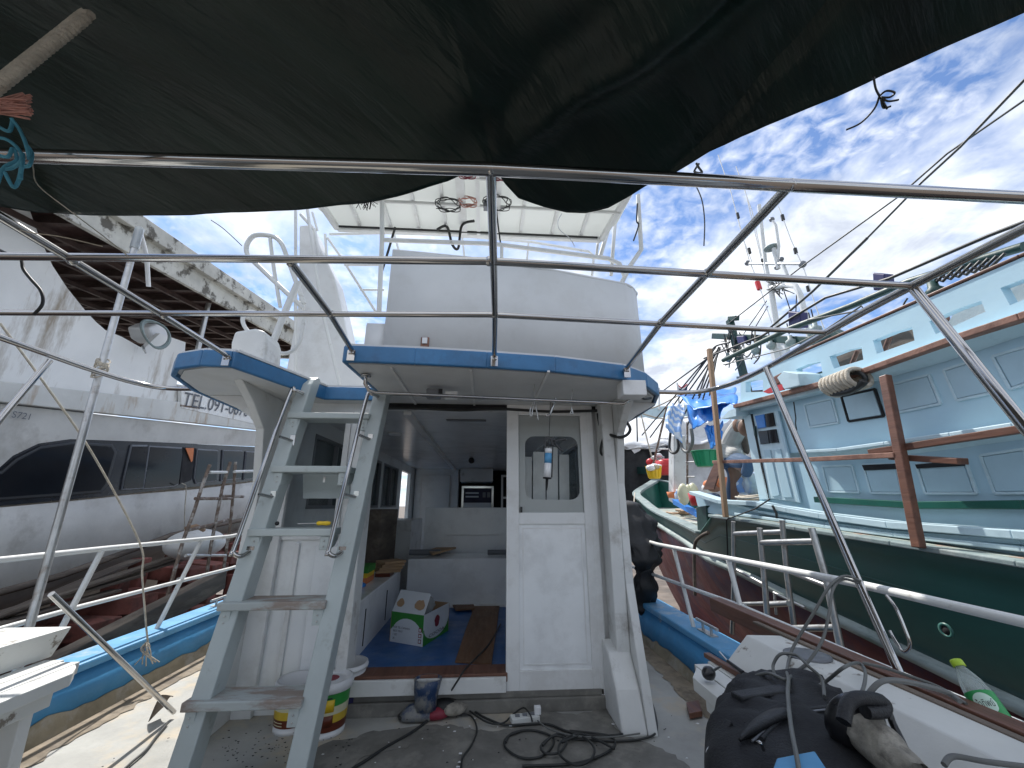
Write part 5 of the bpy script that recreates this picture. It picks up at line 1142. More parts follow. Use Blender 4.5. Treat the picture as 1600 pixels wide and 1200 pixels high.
MB().grid([[q+V((.05,0,.02)) for q in bwm], [q+V((-.14,-.06,.02)) for q in bwm]], False).build('bow_cap_rail', 'capgreen', rb, thick=.03)
MB().grid([[q+V((.12,-.05,.0)) for q in bw], [V((q.x+.2, q.y-.1, .62+.05*(q.y-5))) for q in bw]]).build('bulwark_inside', 'grstripe', rb)
MB().grid([[q+V((-.12,-.05,.0)) for q in bwm], [V((q.x-.2, q.y-.1, .62+.05*(q.y-5))) for q in bwm]]).build('bulwark_inside', 'grstripe', rb)
# foredeck boards as pieces
random.seed(9)
def bwx(y):
    for a, b in zip(bw[:-1], bw[1:]):
        if min(a.y,b.y) <= y <= max(a.y,b.y) and abs(b.y-a.y) > 1e-6: return a.x+(b.x-a.x)*(y-a.y)/(b.y-a.y)
    return 3.1
yy = 5.0
for i in range(22):
    x = 3.15+.18*i
    ys_ = [y for y in [5+.1*j for j in range(72)] if bwx(y)+.12 < x < 2*cx0-bwx(y)-.12]
    if ys_: 
        y0_, y1_ = ys_[0], ys_[-1]
        MB().prism([V((x, y0_, .93+.045*(y0_-6))), V((x+.174, y0_, .93+.045*(y0_-6))), V((x+.174, y1_, .93+.045*(y1_-6))), V((x, y1_, .93+.045*(y1_-6)))], (0,0,-.03)).build('foredeck_plank', 'foredeck', rb)
rp([(1087,792),(1103,790),(1106,826),(1090,832)], 'mastgreen', 'bitt_post', x=3.1, th=.2, bevel=.01)
# registration board on the bow
nb_ = [pt(1003,795,x=3.72), pt(1018,806,x=3.56), pt(1021,832,x=3.6), pt(1007,818,x=3.76)]
MB().prism([q+V((-.10,-.03,0)) for q in nb_], (.02,0,0)).build('number_board', 'pail', rb)
text('01', 'number_lettering', 'ink', nb_[3]+V((-.125,-.04,.06)), nb_[2]-nb_[3], (0,0,1), .30, rb, w=.5*(nb_[2]-nb_[3]).length)
# light blue bulwark above the hull and its ledge
midR = [(1186,787),(1240,797),(1292,806),(1400,820),(1600,835)]; midR = ext(midR, EX)
hull_ = ext([(1150,812),(1250,828),(1400,851),(1600,884)], EX)
rp([(1120,780)]+midR+hull_[::-1]+[(1100,800)], 'lblue', 'bulwark_panel', x=3.12, th=.05)
def strip(l, w0, m, nm, x, sec, **k):
    b = MB()
    q = [pt(a, c, x=x) for a, c in l]
    for a, c in zip(q[:-1], q[1:]): b.beam(a, c, sec[0], sec[1])
    return b.build(nm, m, rb, bevel=.006)
strip([(1085,770),(1130,784)]+midR, 0, 'lblue2', 'ledge', 3.10, (.16,.05)); strip([(1085,770)]+[(a, b+12) for a, b in midR], 0, 'lblue2', 'ledge', 3.10, (.05,.03))
strip(ext([(1150,803),(1292,823),(1400,836),(1600,858)], EX), 0, 'lblue2', 'ledge', 3.06, (.05,.03))
strip(ext([(1150,811),(1250,826),(1400,848),(1600,880)], EX), 0, 'lblue2', 'gunwale_strip', 3.02, (.10,.03))
rp([(1085,770),(1130,784),(1186,787),(1186,820),(1100,802),(1090,790)], 'lblue', 'bulwark_panel', x=3.2, th=.05)
rp([(1188,805),(1216,810),(1216,824),(1190,820)], 'grstripe', 'scupper_panel', x=3.1, th=.03, out=.03); rp([(1222,812),(1254,817),(1252,831),(1224,827)], 'grstripe', 'scupper_panel', x=3.1, th=.03, out=.03)
rp([(1262,823),(1298,830),(1296,836),(1264,829)], 'dark', 'scupper_slot', x=3.1, th=.03, out=.03)
# house wall: bands between ledges
base = ext([(1190,781),(1275,790),(1433,800),(1600,806)], EX)
st_t = ext([(1275,777),(1433,784),(1600,781)], EX); st_b = ext([(1275,784),(1433,795),(1600,796)], EX)
lg_t = ext([(1263,706),(1320,703),(1396,693),(1500,679),(1600,664)], EX); lg_b = ext([(1263,718),(1320,718),(1396,713),(1500,700),(1600,686)], EX)
ev_b = ext([(1150,645),(1218,630),(1377,592),(1481,562),(1600,522)], EX); ev_t = ext([(1150,634),(1240,612),(1334,584),(1502,524),(1600,492)], EX)
rp([(1164,640)]+ev_b[1:]+lg_t[::-1]+[(1263,706),(1175,712)], 'lblue', 'upper_wall')
rp([(1263,716)]+lg_b[1:]+midR[::-1][:-1]+[(1190,788),(1176,712)], 'lblue', 'lower_wall', x=XH)
rp([(1164,648),(1176,648),(1206,781),(1190,781)], 'lblue2', 'corner_post', out=.03, th=.14, bevel=.01)
b_ = MB(); q = [pt(a, b, x=3.22) for a, b in lg_t]
MB().grid([[p for p in q], [pt(a, b, x=3.32) for a, b in lg_b]], False).build('wall_ledge_face', 'lblue2', rb, thick=.03)
for a, c in zip(q[:-1], q[1:]): b_.beam(a, c, .16, .03)
b_.build('wall_ledge', 'lblue2', rb, bevel=.006)
strip([(a, (b+d)/2) for (a, b), (c, d) in zip(st_t, st_b)], 0, 'grstripe', 'green_rail', 3.27, (.05,.055))
# eave and wood rail
b_ = MB(); rows = [[pt(a, b, x=3.17) for a, b in ev_t], [pt(a, b+9, x=3.17) for a, b in ev_t], [pt(a, b, x=3.30) for a, b in ev_b]]
MB().grid(rows, False).build('eave', 'lblue2', rb, thick=.02)
strip([(a, b+3) for a, b in [(1150,632),(1240,609)]+ev_t[2:]], 0, 'brownrail', 'wood_rail', 3.14, (.08,.045))
MB().prism([pt(a, b, x=3.12)+V((0,0,.0)) for a, b in ((1138,642),(1150,637),(1150,650),(1126,655))], (.6,0,0)).build('eave_end', 'lblue2', rb)
MB().grid([[pt(a, b, x=3.2) for a, b in ev_t], [pt(a, b, x=3.2)+V((4, 0, .1)) for a, b in ev_t]], False).build('house_roof', 'lblue2', rb, thick=.04)
MB().grid([[pt(1190,788,x=3.35), pt(1164,640,x=3.35)], [pt(1190,788,x=3.35)+V((3.4,0,0)), pt(1164,640,x=3.35)+V((3.4,0,0))]], False).build('house_front', 'lblue', rb, thick=.05)
MB().grid([[p+V((0.05,0,0)) for p in sta[:7]], [V((2*cx0-p.x, p.y, p.z)) for p in sta[:7]]], False).build('main_deck', 'foredeck', rb, thick=.04)
# recessed panels
def panel(px, dark=False):
    p = [pt(a, b, x=XH) for a, b in px]; c = sum(p, V())/len(p)
    f_ = MB(); n = len(p)
    for i in range(n):
        a, b = p[i], p[(i+1) % n]; f_.beam(a+V((-.006,0,0)), b+V((-.006,0,0)), .018, .018, up=(1,0,0))
    f_ = f_.build('panel_frame', 'dark' if dark else 'lblue2', rb, bevel=.003)
    MB().prism([c+(q-c)*.90+V((-.012,0,0)) for q in p], (.01,0,0)).build('panel_board', 'lbluep', f_, bevel=.003)
k6 = lambda l: [(1150+a/3.529, 560+b/3.529) for a, b in l]
panel(k6([(380,255),(535,222),(570,355),(410,380)])); panel(k6([(585,210),(770,168),(820,318),(625,348)]), True)
panel(k6([(860,145),(1070,90),(1135,250),(895,300)])); panel(k6([(1150,65),(1310,15),(1420,190),(1225,232)])); panel(k6([(1420,-10),(1760,-110),(1850,60),(1520,170)]))
panel(k6([(480,595),(645,590),(685,740),(515,735)])); panel(k6([(705,585),(890,580),(925,745),(750,742)])); panel(k6([(1000,585),(1270,560),(1335,745),(1050,745)])); panel(k6([(1355,535),(1600,498),(1640,742),(1435,745)])); panel([(1640,690),(1720,680),(1760,765),(1665,770)])
rp(k6([(705,588),(892,580),(896,610),(718,618)]), 'dark', 'gap_shade_plate', out=.02, th=.01); rp(k6([(1000,585),(1270,560),(1276,592),(1010,608)]), 'dark', 'gap_shade_plate', out=.02, th=.01)  # black plates painting the shade in the panels' open tops
# door with four panes
d_ = rp(k6([(95,310),(236,290),(357,795),(190,772)]), 'lblue2', 'house_door', out=.02, th=.03, bevel=.005)
rp(k6([(92,308),(100,306),(195,772),(186,774)]), 'dark', 'door_gap', out=.03, th=.012)
for l, m in ((k6([(118,318),(168,308),(178,380),(135,388)]), 'bluetarp'), (k6([(174,307),(216,299),(230,372),(184,379)]), 'dglass'), (k6([(137,402),(188,396),(198,468),(150,474)]), 'dglass'), (k6([(193,395),(234,390),(249,463),(203,468)]), 'dglass')):
    rp(l, m, 'pane', out=.035, th=.012, par=d_)
for l in (k6([(165,505),(200,503),(255,755),(215,765)]), k6([(218,502),(258,500),(325,768),(275,768)])): rp(l, 'lbluep', 'door_panel', out=.032, th=.01, par=d_, bevel=.004)
rp(k6([(232,292),(246,290),(372,797),(357,797)]), 'lbluep', 'door_frame', out=.035, th=.02, bevel=.004)
rp(k6([(118,375),(124,374),(128,425),(122,426)]), 'mastgreen', 'door_handle', out=.05, th=.02, par=d_)
tube(pts(k6([(318,240),(322,270),(330,330),(328,360),(335,395)]), x=3.25), .006, 5).build('wall_wire', 'cable', rb)
# upper bulwark with shaped windows: bands + pillars
T = lambda x: 576-.434*(x-1197)
wins = [((1165,597),(1192,594),(1192,612),(1165,613)), ((1244,577),(1282,565),(1285,583),(1249,592)), ((1296,557),(1346,542),(1349,562),(1303,576)), ((1364,532),(1425,511),(1429,532),(1370,553)), ((1452,502),(1533,470),(1540,487),(1462,522)), ((1563,450),(1640,424),(1648,448),(1578,477)), ((1690,400),(1790,362),(1800,395),(1705,430))]
def wb(x): 
    l = [(1150,633),(1240,610),(1334,585),(1502,525),(1600,493),(2000,360)]
    for (a, b), (c, d) in zip(l[:-1], l[1:]):
        if a <= x <= c: return b+(d-b)*(x-a)/(c-a)
    return 633
XU = 3.28; xs_ = 1157; pr_ = (1157, 606, 622)
for i, w_ in enumerate(wins+[((1900,318),(1900,318),(1900,350),(1900,350))]):
    (a, b), (c, d), (e, f), (g_, h) = w_
    tl_ = max(T(a), 578) if i == 0 else T(a)
    rp([(pr_[0], (T(pr_[0]) if i else 597)), (a, T(a) if i else 588), (g_, wb(g_)+2), (pr_[0] if i == 0 else pr_[3], wb(pr_[0])+2)] if i == 0 else [(pr_[0], T(pr_[0])), (a, T(a)), (a, b), (g_, h), (g_, wb(g_)+2), (pr_[3], wb(pr_[3])+2), (pr_[3], pr_[2]), (pr_[0], pr_[1])], 'lblue', 'bulwark_pillar', x=XU, th=.07)
    if i < len(wins):
        rp([(a, T(a) if i else 588), (c, T(c)), (c, d), ((a+c)/2, (b+d)/2-2), (a, b)], 'lblue', 'bulwark_top', x=XU, th=.07)
        rp([(g_, h), (e, f), (e, wb(e)+2), (g_, wb(g_)+2)], 'lblue', 'bulwark_bottom', x=XU, th=.07)
    pr_ = (c, d, f, e)
strip([(1160,590),(1197,575),(1600,400),(2000,226)], 0, 'brown', 'top_batten', XU+.03, (.08,.02))
# things seen through / beyond the windows
MB().grid([[pt(a, b, x=4.6) for a, b in ((1296,592),(1700,440))], [pt(a, b, x=4.6) for a, b in ((1296,545),(1700,395))]], False).build('net_screen', 'timberd', rb, thick=.02) if False else None
rp([(1498,478),(1542,464),(1545,492),(1500,508),(1476,512)], 'corr', 'foil_sheet', x=3.45, th=.03); rp([(1452,498),(1480,488),(1482,520),(1462,524)], 'brown', 'window_board', x=3.45, th=.02)
rp([(1560,452),(1650,420),(1655,450),(1576,478)], 'corr', 'foil_sheet', x=3.42, th=.03)
for (a, b, c, d) in ((1300,575,1350,545),(1366,553,1430,515)): rp([(a, b), (c, d+18), (c, d-8), (a, b-28)], 'timberd', 'mesh_screen', x=3.6, th=.02)
rp([(1247,592),(1290,578),(1290,590),(1247,604)], 'mastgreen', 'inner_screen', x=3.5, th=.02)
tube([pt(1382,548,x=3.5), pt(1392,522,x=3.5)], .02).build('brace', 'brown', rb); tube([pt(1330,572,x=3.5), pt(1340,548,x=3.5)], .02).build('brace', 'brown', rb)
rp([(1163,611),(1193,609),(1193,615),(1163,616)], 'dark', 'inner_shade', x=3.6, th=.02)
# tyre/rope fender on the wood rail
rf = thing('rope_fender', 'grey rope turns around a black tyre strip hung on the brown rail', 'fender', pt(1325,600,x=3.0))
a = pt(1296,603,x=3.04); b = pt(1338,588,x=3.04)
for k in range(8):
    c = a.lerp(b, k/7)+V((.02,0,0)); tube([c+V((.10*math.cos(t), .02*math.sin(t*1.0), .085*math.sin(t)-.01)) for t in [2*math.pi*i/20 for i in range(20)]], .019, 7, closed=True).build('rope_turn', 'rope', rf)
tube(spl(pts([(1292,606),(1300,614),(1325,612),(1345,601),(1350,595)], x=3.02), 5), .03).build('tyre_strip', 'cable', rf)
tube(spl(pts([(1320,583),(1340,582),(1352,590),(1346,603)], x=3.1), 5), .02).build('tyre_strip', 'cable', rf)
# white and red side-light box
lbx = thing('lamp_box', 'pale blue navigation light box with red side on the brown rail', 'light box', pt(1225,610,x=3.15))
rp([(1214,590),(1224,580),(1247,584),(1250,602),(1225,608)], 'lblue2', 'box', x=3.05, th=.25, par=lbx, bevel=.005)
rp([(1192,612),(1206,604),(1222,600),(1224,609),(1200,615)], 'red', 'red_board', x=3.05, th=.02, par=lbx); rp([(1205,590),(1220,582),(1221,597),(1210,603)], 'brown', 'lamp', x=3.1, th=.1, par=lbx, bevel=.01)
# posts and poles leaning on the boat
tag(MB().beam(pt(1383,587,x=3.0), pt(1436,856,x=2.88), .06, .05, up=(1,0,0)).build('brown_post', 'brown', bevel=.006), 'thick dark brown post leaning against the pale blue wall', 'wooden post')
tag(MB().beam(pt(1108,545,x=2.9), pt(1134,808,x=2.9), .055, .05, up=(1,0,0)).build('tan_pole', 'tanwood', bevel=.004), 'slim tan wooden pole standing in front of the worker', 'wooden pole')
b_ = MB(); b_.beam(pt(1115,722,x=2.93), pt(1265,718,x=2.93), .04, .038); b_.beam(pt(1265,718,x=2.93), pt(1400,711,x=2.93), .04, .038)
tag(b_.build('brown_board', 'brownrail', bevel=.004), 'long brown board running level from the tan pole to the thick post', 'board')
tag(MB().beam(pt(1360,707,x=2.98), pt(1600,670,x=2.98), .045, .045).build('brown_board', 'brown', bevel=.004), 'dark brown board rising from the thick post to the right edge', 'board')
tag(MB().beam(pt(1395,714,x=3.02), pt(1505,721,x=3.02), .08, .04).build('board_end', 'brown', bevel=.004), 'short stout board stacked under the rising brown board', 'board')
tag(MB().prism(pts([(1117,720),(1128,722),(1115,765),(1098,765)], x=3.4), (.02,0,0)).build('leaning_board', 'brown', bevel=.003), 'dark board leaning on the foredeck beside the tan pole', 'board')
tag(tube(pts([(1203,780),(1180,795),(1135,812),(1137,870)], x=2.9), .008, 5).build('black_line', 'cable'), 'thin black line hanging over the green hull', 'line')
tag(tube(spl(pts([(1107,832),(1095,838),(1086,850),(1085,880),(1086,930)], x=2.9), 5), .022, 7).build('old_hose', 'timberd'), 'brown hose hanging down over the green bow', 'hose')
tube(pts([(1207,790),(1213,802),(1214,810)], x=3.0), .012).build('hull_hook', 'cable', rb)
MB().lathe([(.026,.0),(.042,.0),(.044,.012),(.028,.014),(.026,.004)], pt(1480,985,x=2.93), Matrix.Rotation(R(-90), 3, 'Y'), 20).build('hull_drain', 'hull', rb); MB().lathe([(0,.002),(.028,.002),(.028,.006),(0,.006)], pt(1480,985,x=2.925), Matrix.Rotation(R(-90), 3, 'Y'), 20).build('drain_hole', 'dark', rb)

# boarding steps of galvanised tube between the boats
gs = thing('boarding_rack', 'galvanised double ladder rack standing between our rail and the green hull', 'ladder rack', pt(1230,1000,x=2.2))
K = lambda l, r=.021, x=2.2: tube(pts(l, x=x), r, 8).build('tube', 'galv', gs)
K([(1146,815),(1147,900),(1144,990)], x=2.45); K([(1187,825),(1194,900),(1199,965)], x=2.2); K([(1222,813),(1230,900),(1240,975)], x=2.45); K([(1268,825),(1290,900),(1313,1010)], x=2.2)
K([(1148,834),(1224,831)], x=2.45); K([(1190,848),(1272,846)]); K([(1200,945),(1232,943)], x=2.4); K([(1158,944),(1232,942)], x=2.45, r=.017); K([(1240,982),(1305,981)]); K([(1210,925),(1213,960)], x=2.6, r=.012); K([(1209,926),(1258,950)], x=2.6, r=.012); K([(1150,890),(1196,915)], x=2.5, r=.017); K([(1238,895),(1290,915)], x=2.4, r=.017)

# ---- masts, gantry, booms beyond
ms = thing('mast', 'white steel mast of the blue boat with radar dish, lamps and whip aerials', 'mast', pt(1235,640,x=5.6))
XM = 5.6
def mt(l, r, m='railwhite', nm='spar', x=XM, par=ms): return tube(pts(l, x=x), r, 8).build(nm, m, par)
mt([(1203,445),(1212,500),(1222,560),(1232,640)], .055, nm='mast_tube'); mt([(1186,260+60),(1196,410),(1204,450)], .035)
mt([(1205,450),(1225,445),(1243,447),(1250,460),(1260,500),(1268,540)], .05, nm='mast_arch'); mt([(1165,412),(1256,412)], .028, 'galv', 'crosstree')
mt([(1216,420),(1209,388)], .04, nm='dish_stem'); mt([(1215,410),(1217,385),(1212,352),(1207,345)], .026); mt([(1222,410),(1230,430)], .03)
c = pt(1206,388,x=XM); MB().lathe([(0,-.02),(.07,-.02),(.14,.0),(.14,.02),(.0,.03)], c, n=20).build('radar_dish', 'capgreen', ms)
for a, b, r_ in ((1206,343,.05),(1168,411,.06),(1254,413,.065),(1221,405,.045),(1214,418,.05)): MB().ball(pt(a, b, x=XM), r_, 6).build('lamp', 'framegrey', ms)
for l in ([(1150,330),(1170,405),(1184,440),(1206,505)],[(1160,280),(1186,390),(1198,440)],[(1216,322),(1236,375),(1256,420),(1275,480),(1292,525)],[(1122,242),(1142,300),(1160,370),(1176,412)],[(1150,260),(1175,330),(1190,400)]): mt(l, .009, 'railwhite', 'whip_aerial')
for a, b in ((1152,333),(1170,388),(1191,405),(1222,336),(1242,388),(1262,447)): mt([(a, b), (a+2, b+8)], .03, 'cable', 'aerial_joint')
mt([(1183,440),(1187,452)], .05, 'red', 'red_lamp')
for l in ([(1256,415),(1360,340),(1500,225),(1620,118)],[(1254,418),(1180,480),(1130,510)]): pass
for l in ([(1198,470),(1170,510),(1160,525)],[(1200,478),(1175,520)],[(1225,455),(1240,500)],[(1245,452),(1243,500)]): mt(l, .009, 'cable', 'stay')
random.seed(31)
for k in range(14):
    s = pt(1208+random.uniform(-6,18), 447+random.uniform(-6,6), x=XM); tube(spl([s, s+V((.05, .1*random.uniform(-1,1), -.12*random.random())), s+V((.1*random.uniform(-1,1), .15*random.uniform(-1,1), .05)), s+V((.1, .25*random.uniform(-1,1), -.2*random.random()))], 4), .009, 5).build('wire', 'cableg', ms)
gn = thing('gantry', 'dark green gantry with hanging fishing lamps behind the blue boat', 'gantry', pt(1170,640,x=5.2)); XG = 5.2
def gb(a, b, w_, m='mastgreen', nm='beam', x=XG, par=gn): return MB().beam(pt(*a, x=x), pt(*b, x=x), w_, w_, up=(1,0,0)).build(nm, m, par, bevel=.01)
gb((1140,500),(1172,625), .12, nm='post'); gb((1116,525),(1320,535), .13); gb((1140,498),(1152,497), .10); gb((1298,520),(1330,535), .16); gb((1300,528),(1372,516), .10)
gb((1205,530),(1222,600), .10, 'railwhite', 'post'); gb((1225,530),(1236,590), .09, 'railwhite', 'post'); gb((1152,590),(1180,590), .05, 'capgreen')
for a, b, s_ in ((1181,548,1),(1205,540,.8),(1236,535,1),(1138,560,1),(1275,515,.7),(1271,520,.8)):
    c = pt(a, b, x=XG-.1); l_ = thing_l = MB().lathe([(0,.12),(.035,.12),(.035,.06),(.08,.03),(.08,-.02),(.04,-.07),(0,-.08)], c, n=14).build('fishing_lamp', 'capgreen', gn)
    tube([c+V((0,0,.15)), c+V((0,0,.35))], .01, 5).build('lamp_cord', 'cable', gn)
for a, b in ((1240,502),(1156,533)): rp([(a-6, b-8), (a+6, b-9), (a+8, b+3), (a-4, b+4)], 'pnavy', 'blue_box', x=XG-.12, th=.15, par=gn, bevel=.02)
random.seed(14)
for k in range(22):
    a = (random.uniform(1125,1190), random.uniform(505,540)); b = (a[0]+random.uniform(-25,25), a[1]+random.uniform(10,45))
    s = pt(*a, x=XG-.1); e = pt(*b, x=XG-.05); tube(spl([s, s.lerp(e,.5)+V((0, .15*random.uniform(-1,1), -.12)), e], 5), .012, 5).build('rope', random.choice(['rope','cable','cableg']), gn)
random.seed(41)
for k in range(9):                                     # rigging that fans down from the gantry to the bow
    a = (random.uniform(1112,1128), random.uniform(540,552)); b = (random.uniform(1000,1095), random.uniform(615,690))
    if k > 5: b = (random.uniform(1090,1112), random.uniform(600,660))
    tag(tube([pt(*a, x=5.0), pt(*b, x=4.6)], .018, 5).build('rigging_line', 'cable'), 'dark rigging line fanning down from the green gantry toward the bow', 'line', 'rigging lines of the green gantry')
tube(spl(pts([(1112,548),(1120,540),(1140,535)], x=5.0), 4), .02).build('rigging_block', 'cable', gn)
def boom(l, r, m, nm, lab, cat='boom', x=3.6, r2=None): return tag(tube(pts(l, x=x), r, 8, r2=r2).build(nm, m), lab, cat)
boom([(1130,563),(1235,513),(1330,478),(1420,440),(1600,385)], .034, 'mastgreen', 'boom', 'dark boom wrapped with cable lying above the blue bulwark')
boom([(1100,560),(1190,525),(1290,465),(1390,435),(1545,368),(1605,345)], .015, 'cable', 'stay_cable', 'thick dark stay cable running up to the right edge', 'cable')
boom([(1200,515),(1270,455),(1355,372)], .016, 'cable', 'stay_cable', 'dark doubled stay with a thick upper section before the clouds', 'cable', 4.2)
boom([(1355,372),(1440,285),(1500,230),(1610,115)], .011, 'cable', 'stay_wire', 'thin wire crossing the blue sky, the lower of the two', 'wire', 4.2)
boom([(1130,512),(1256,414),(1400,310),(1480,240),(1610,150)], .010, 'cable', 'stay_wire', 'thin wire crossing the blue sky, the upper of the two', 'wire', 4.6)
boom([(1130,570),(1230,545),(1290,515),(1346,478),(1350,484),(1262,500)], .008, 'cableg', 'light_line', 'pale line sagging under the dark boom', 'line', 3.5)
tag(tube(spl(pts([(330,344),(350,358),(378,384)], x=-6), 4), .01, 5).build('sky_wire', 'cable'), 'short wire end in the sky left of the hoop', 'wire')
for a, b in ((1372,440),(1240,500)): rp([(a-9, b-14), (a+10, b-12), (a+11, b+12), (a-8, b+14)], 'pnavy', 'blue_block', x=3.62, th=.1, par=gn, bevel=.01)
lm = thing('deck_lamp', 'small green deck lamp hanging from the dark boom near the frame corner', 'lamp', pt(1462,465,x=3.5)); MB().lathe([(0,.10),(.03,.10),(.035,.05),(.055,.03),(.055,-.02),(.0,-.03)], pt(1462,458,x=3.5), n=16).build('lamp_head', 'mastgreen', lm)
tube(spl(pts([(1462,448),(1480,450),(1500,442)], x=3.5), 4), .006).build('lamp_wire', 'cable', lm); tube(spl(pts([(1418,466),(1412,478),(1424,486),(1442,480)], x=3.5), 5), .007).build('lamp_wire', 'cable', lm)
for k in range(8):
    a = 1480+k*13; s = pt(a, 420-.3*(a-1480)+3, x=3.5); tube([s, s+V((.0, .10, -.05)), s+V((0, .14, .0))], .012, 5).build('cable_wrap', 'cable', lm)
# small ball loops on our corner rails
# ---- person
wk = thing('person', 'worker in loose grey shirt and dark jeans leaning against the blue house with raised arm', 'person', pt(1150,795,x=3.6))
def skin(name, joints, edges, m, par, sub=2, root=0):
    me = bpy.data.meshes.new(name); c = V(joints[0][0]); me.from_pydata([V(j[0])-c for j in joints], edges, [])
    o = bpy.data.objects.new(name, me); COL.objects.link(o); WPOS[o.name] = c
    o.parent = par; o.location = c-WPOS[par.name]; me.materials.append(M[m])
    md = o.modifiers.new('s', 'SKIN'); lay = me.skin_vertices[0].data
    for i, j in enumerate(joints): lay[i].radius = j[1] if isinstance(j[1], tuple) else (j[1], j[1]); lay[i].use_root = (i == root)
    sb = o.modifiers.new('u', 'SUBSURF'); sb.levels = sub; sb.render_levels = sub
    return o
W_ = lambda a, b, x=3.62: pt(a, b, x=x)
J = [(W_(1142,712),.155),(W_(1141,695),.14),(W_(1147,677),.15),(W_(1155,664,3.55),.13),(W_(1161,658,3.52),.055),(W_(1167,655,3.5),.06)]
skin('body', [(W_(1143,712),.12),(W_(1146,680),.12),(W_(1156,663),.10),(W_(1162,660),.05),(W_(1165,662),.045), (W_(1150,740),.10),(W_(1148,770),.06),(W_(1146,792),.045),(W_(1158,728,3.5),.09),(W_(1172,730,3.45),.06),(W_(1160,650,3.45),.045),(W_(1163,636,3.4),.03)], [(0,1),(1,2),(2,3),(3,4),(0,5),(5,6),(6,7),(0,8),(8,9),(2,10),(10,11)], 'skin', wk)
skin('shirt', [(W_(1140,706),(.17,.14)),(W_(1146,685),(.16,.14)),(W_(1154,667),(.13,.12)),(W_(1159,657,3.55),.07),(W_(1163,650,3.47),.055),(W_(1152,712,3.5),.10)], [(0,1),(1,2),(2,3),(3,4),(0,5)], 'shirt', wk)
skin('trousers', [(W_(1140,715),.135),(W_(1148,742),.10),(W_(1143,765),.08),(W_(1143,788),.07),(W_(1158,722,3.48),.115),(W_(1172,722,3.42),.08),(W_(1164,745,3.42),.07)], [(0,1),(1,2),(2,3),(0,4),(4,5),(5,6)], 'jeans', wk)
MB().ball(W_(1165,668,3.46), .105, 10, (.85,1,1.15)).build('head', 'skin', wk); MB().ball(W_(1164,665,3.48), .113, 10, (.88,.98,1.05)).build('hair', 'hair', wk)
MB().ball(W_(1146,796,3.6), .07, 8, (1,1.5,.6)).build('shoe', 'hair', wk)
for i in range(5): tube([W_(1162+i*.8,640,3.4), W_(1161+i*1.6,632-(i % 3),3.37)], .010, 5, r2=.007).build('finger', 'skin', wk)
# ---- foredeck clutter
def clutter(name, lab, cat, fn, at, group=None):
    t = thing(name, lab, cat, at, group); fn(t, V(at)); return t
def basket(m, w_, h, net=True):
    def f(t, c):
        MB().lathe([(0,0),(w_*.72,0),(w_,h),(w_*1.08,h),(w_*1.08,h*.93),(w_*.96,h*.93),(w_*.69,.02),(0,.02)], c, Matrix.Diagonal((1,.8,1)), 12, False).build('basket_wall', m, t, bevel=.01)
        for k in range(12):
            a = 2*math.pi*k/12; MB().beam(c+V((w_*.76*math.cos(a), w_*.6*math.sin(a), h*.1)), c+V((w_*.98*math.cos(a), w_*.80*math.sin(a), h*.9)), .03, .02).build('rib', m, t)
    return f
def lump(mats, r, sq=(1,1,.7), n=5, seed=1):
    def f(t, c):
        random.seed(seed)
        for i in range(n):
            cc_ = c+V((random.uniform(-r,r), random.uniform(-r,r), random.uniform(0,r*.6))); rr = r*random.uniform(.5,.8); rows = []
            for j in range(9):
                th = math.pi*j/8; rows.append([cc_+V((math.sin(th)*math.cos(a)*rr*sq[0]*(1+.4*noise.noise(V((j*.8,a*1.5,i)))), math.sin(th)*math.sin(a)*rr*sq[1]*(1+.4*noise.noise(V((j,a*2,i+4)))), -math.cos(th)*rr*sq[2])) for a in [2*math.pi*k/14 for k in range(15)]])
            MB().grid(rows).build('bundle', mats[i % len(mats)], t)
    return f
clutter('basket', 'yellow plastic basket full of bottles standing on the green bow', 'basket', basket('yellow', .19, .30), pt(1023,748,x=4.15))
clutter('bottle_heap', 'white bottles and bags heaped in the yellow basket', 'bottles', lump(['pail','bag'], .14, n=5, seed=5), pt(1023,733,x=4.15))
clutter('red_drum', 'red plastic drum with knotted lid behind the yellow basket', 'drum', lambda t, c: (MB().lathe([(0,0),(.22,0),(.26,.2),(.25,.36),(.12,.42),(0,.42)], c, n=18).build('drum', 'red', t), MB().lathe([(.25,.2),(.275,.21),(.275,.25),(.25,.26)], c, n=18).build('hoop', 'red', t)), pt(1042,742,x=4.9))
clutter('red_sack', 'bright red sack standing left of the red drum', 'sack', lump(['red'], .20, (1,1,1), 3, 9), pt(1027,728,x=4.9))
clutter('white_sacks', 'white plastic bags piled on top of the red sack', 'bags', lump(['pail','bag'], .17, n=5, seed=7), pt(1030,716,x=4.9))
clutter('basket', 'green plastic crate basket beside the tan pole', 'basket', basket('green', .25, .30), pt(1104,725,x=4.2)+V((0,0,-.05)))
clutter('red_can', 'red jerry can on the foredeck', 'can', lambda t, c: (MB().box(c.x-.08, c.x+.08, c.y-.07, c.y+.07, c.z, c.z+.20).build('can_body', 'orange', t, bevel=.02), tube([c+V((-.05,0,.2)), c+V((-.02,0,.25)), c+V((.05,0,.25)), c+V((.06,0,.2))], .012).build('handle', 'red', t)), pt(1069,784,x=3.9))
clutter('blue_can', 'translucent blue jug left of the red jerry can', 'jug', lambda t, c: (MB().lathe([(0,0),(.07,0),(.075,.16),(.03,.22),(.03,.25),(0,.25)], c, n=16).build('jug_body', 'stripe', t),), pt(1061,784,x=4.0))
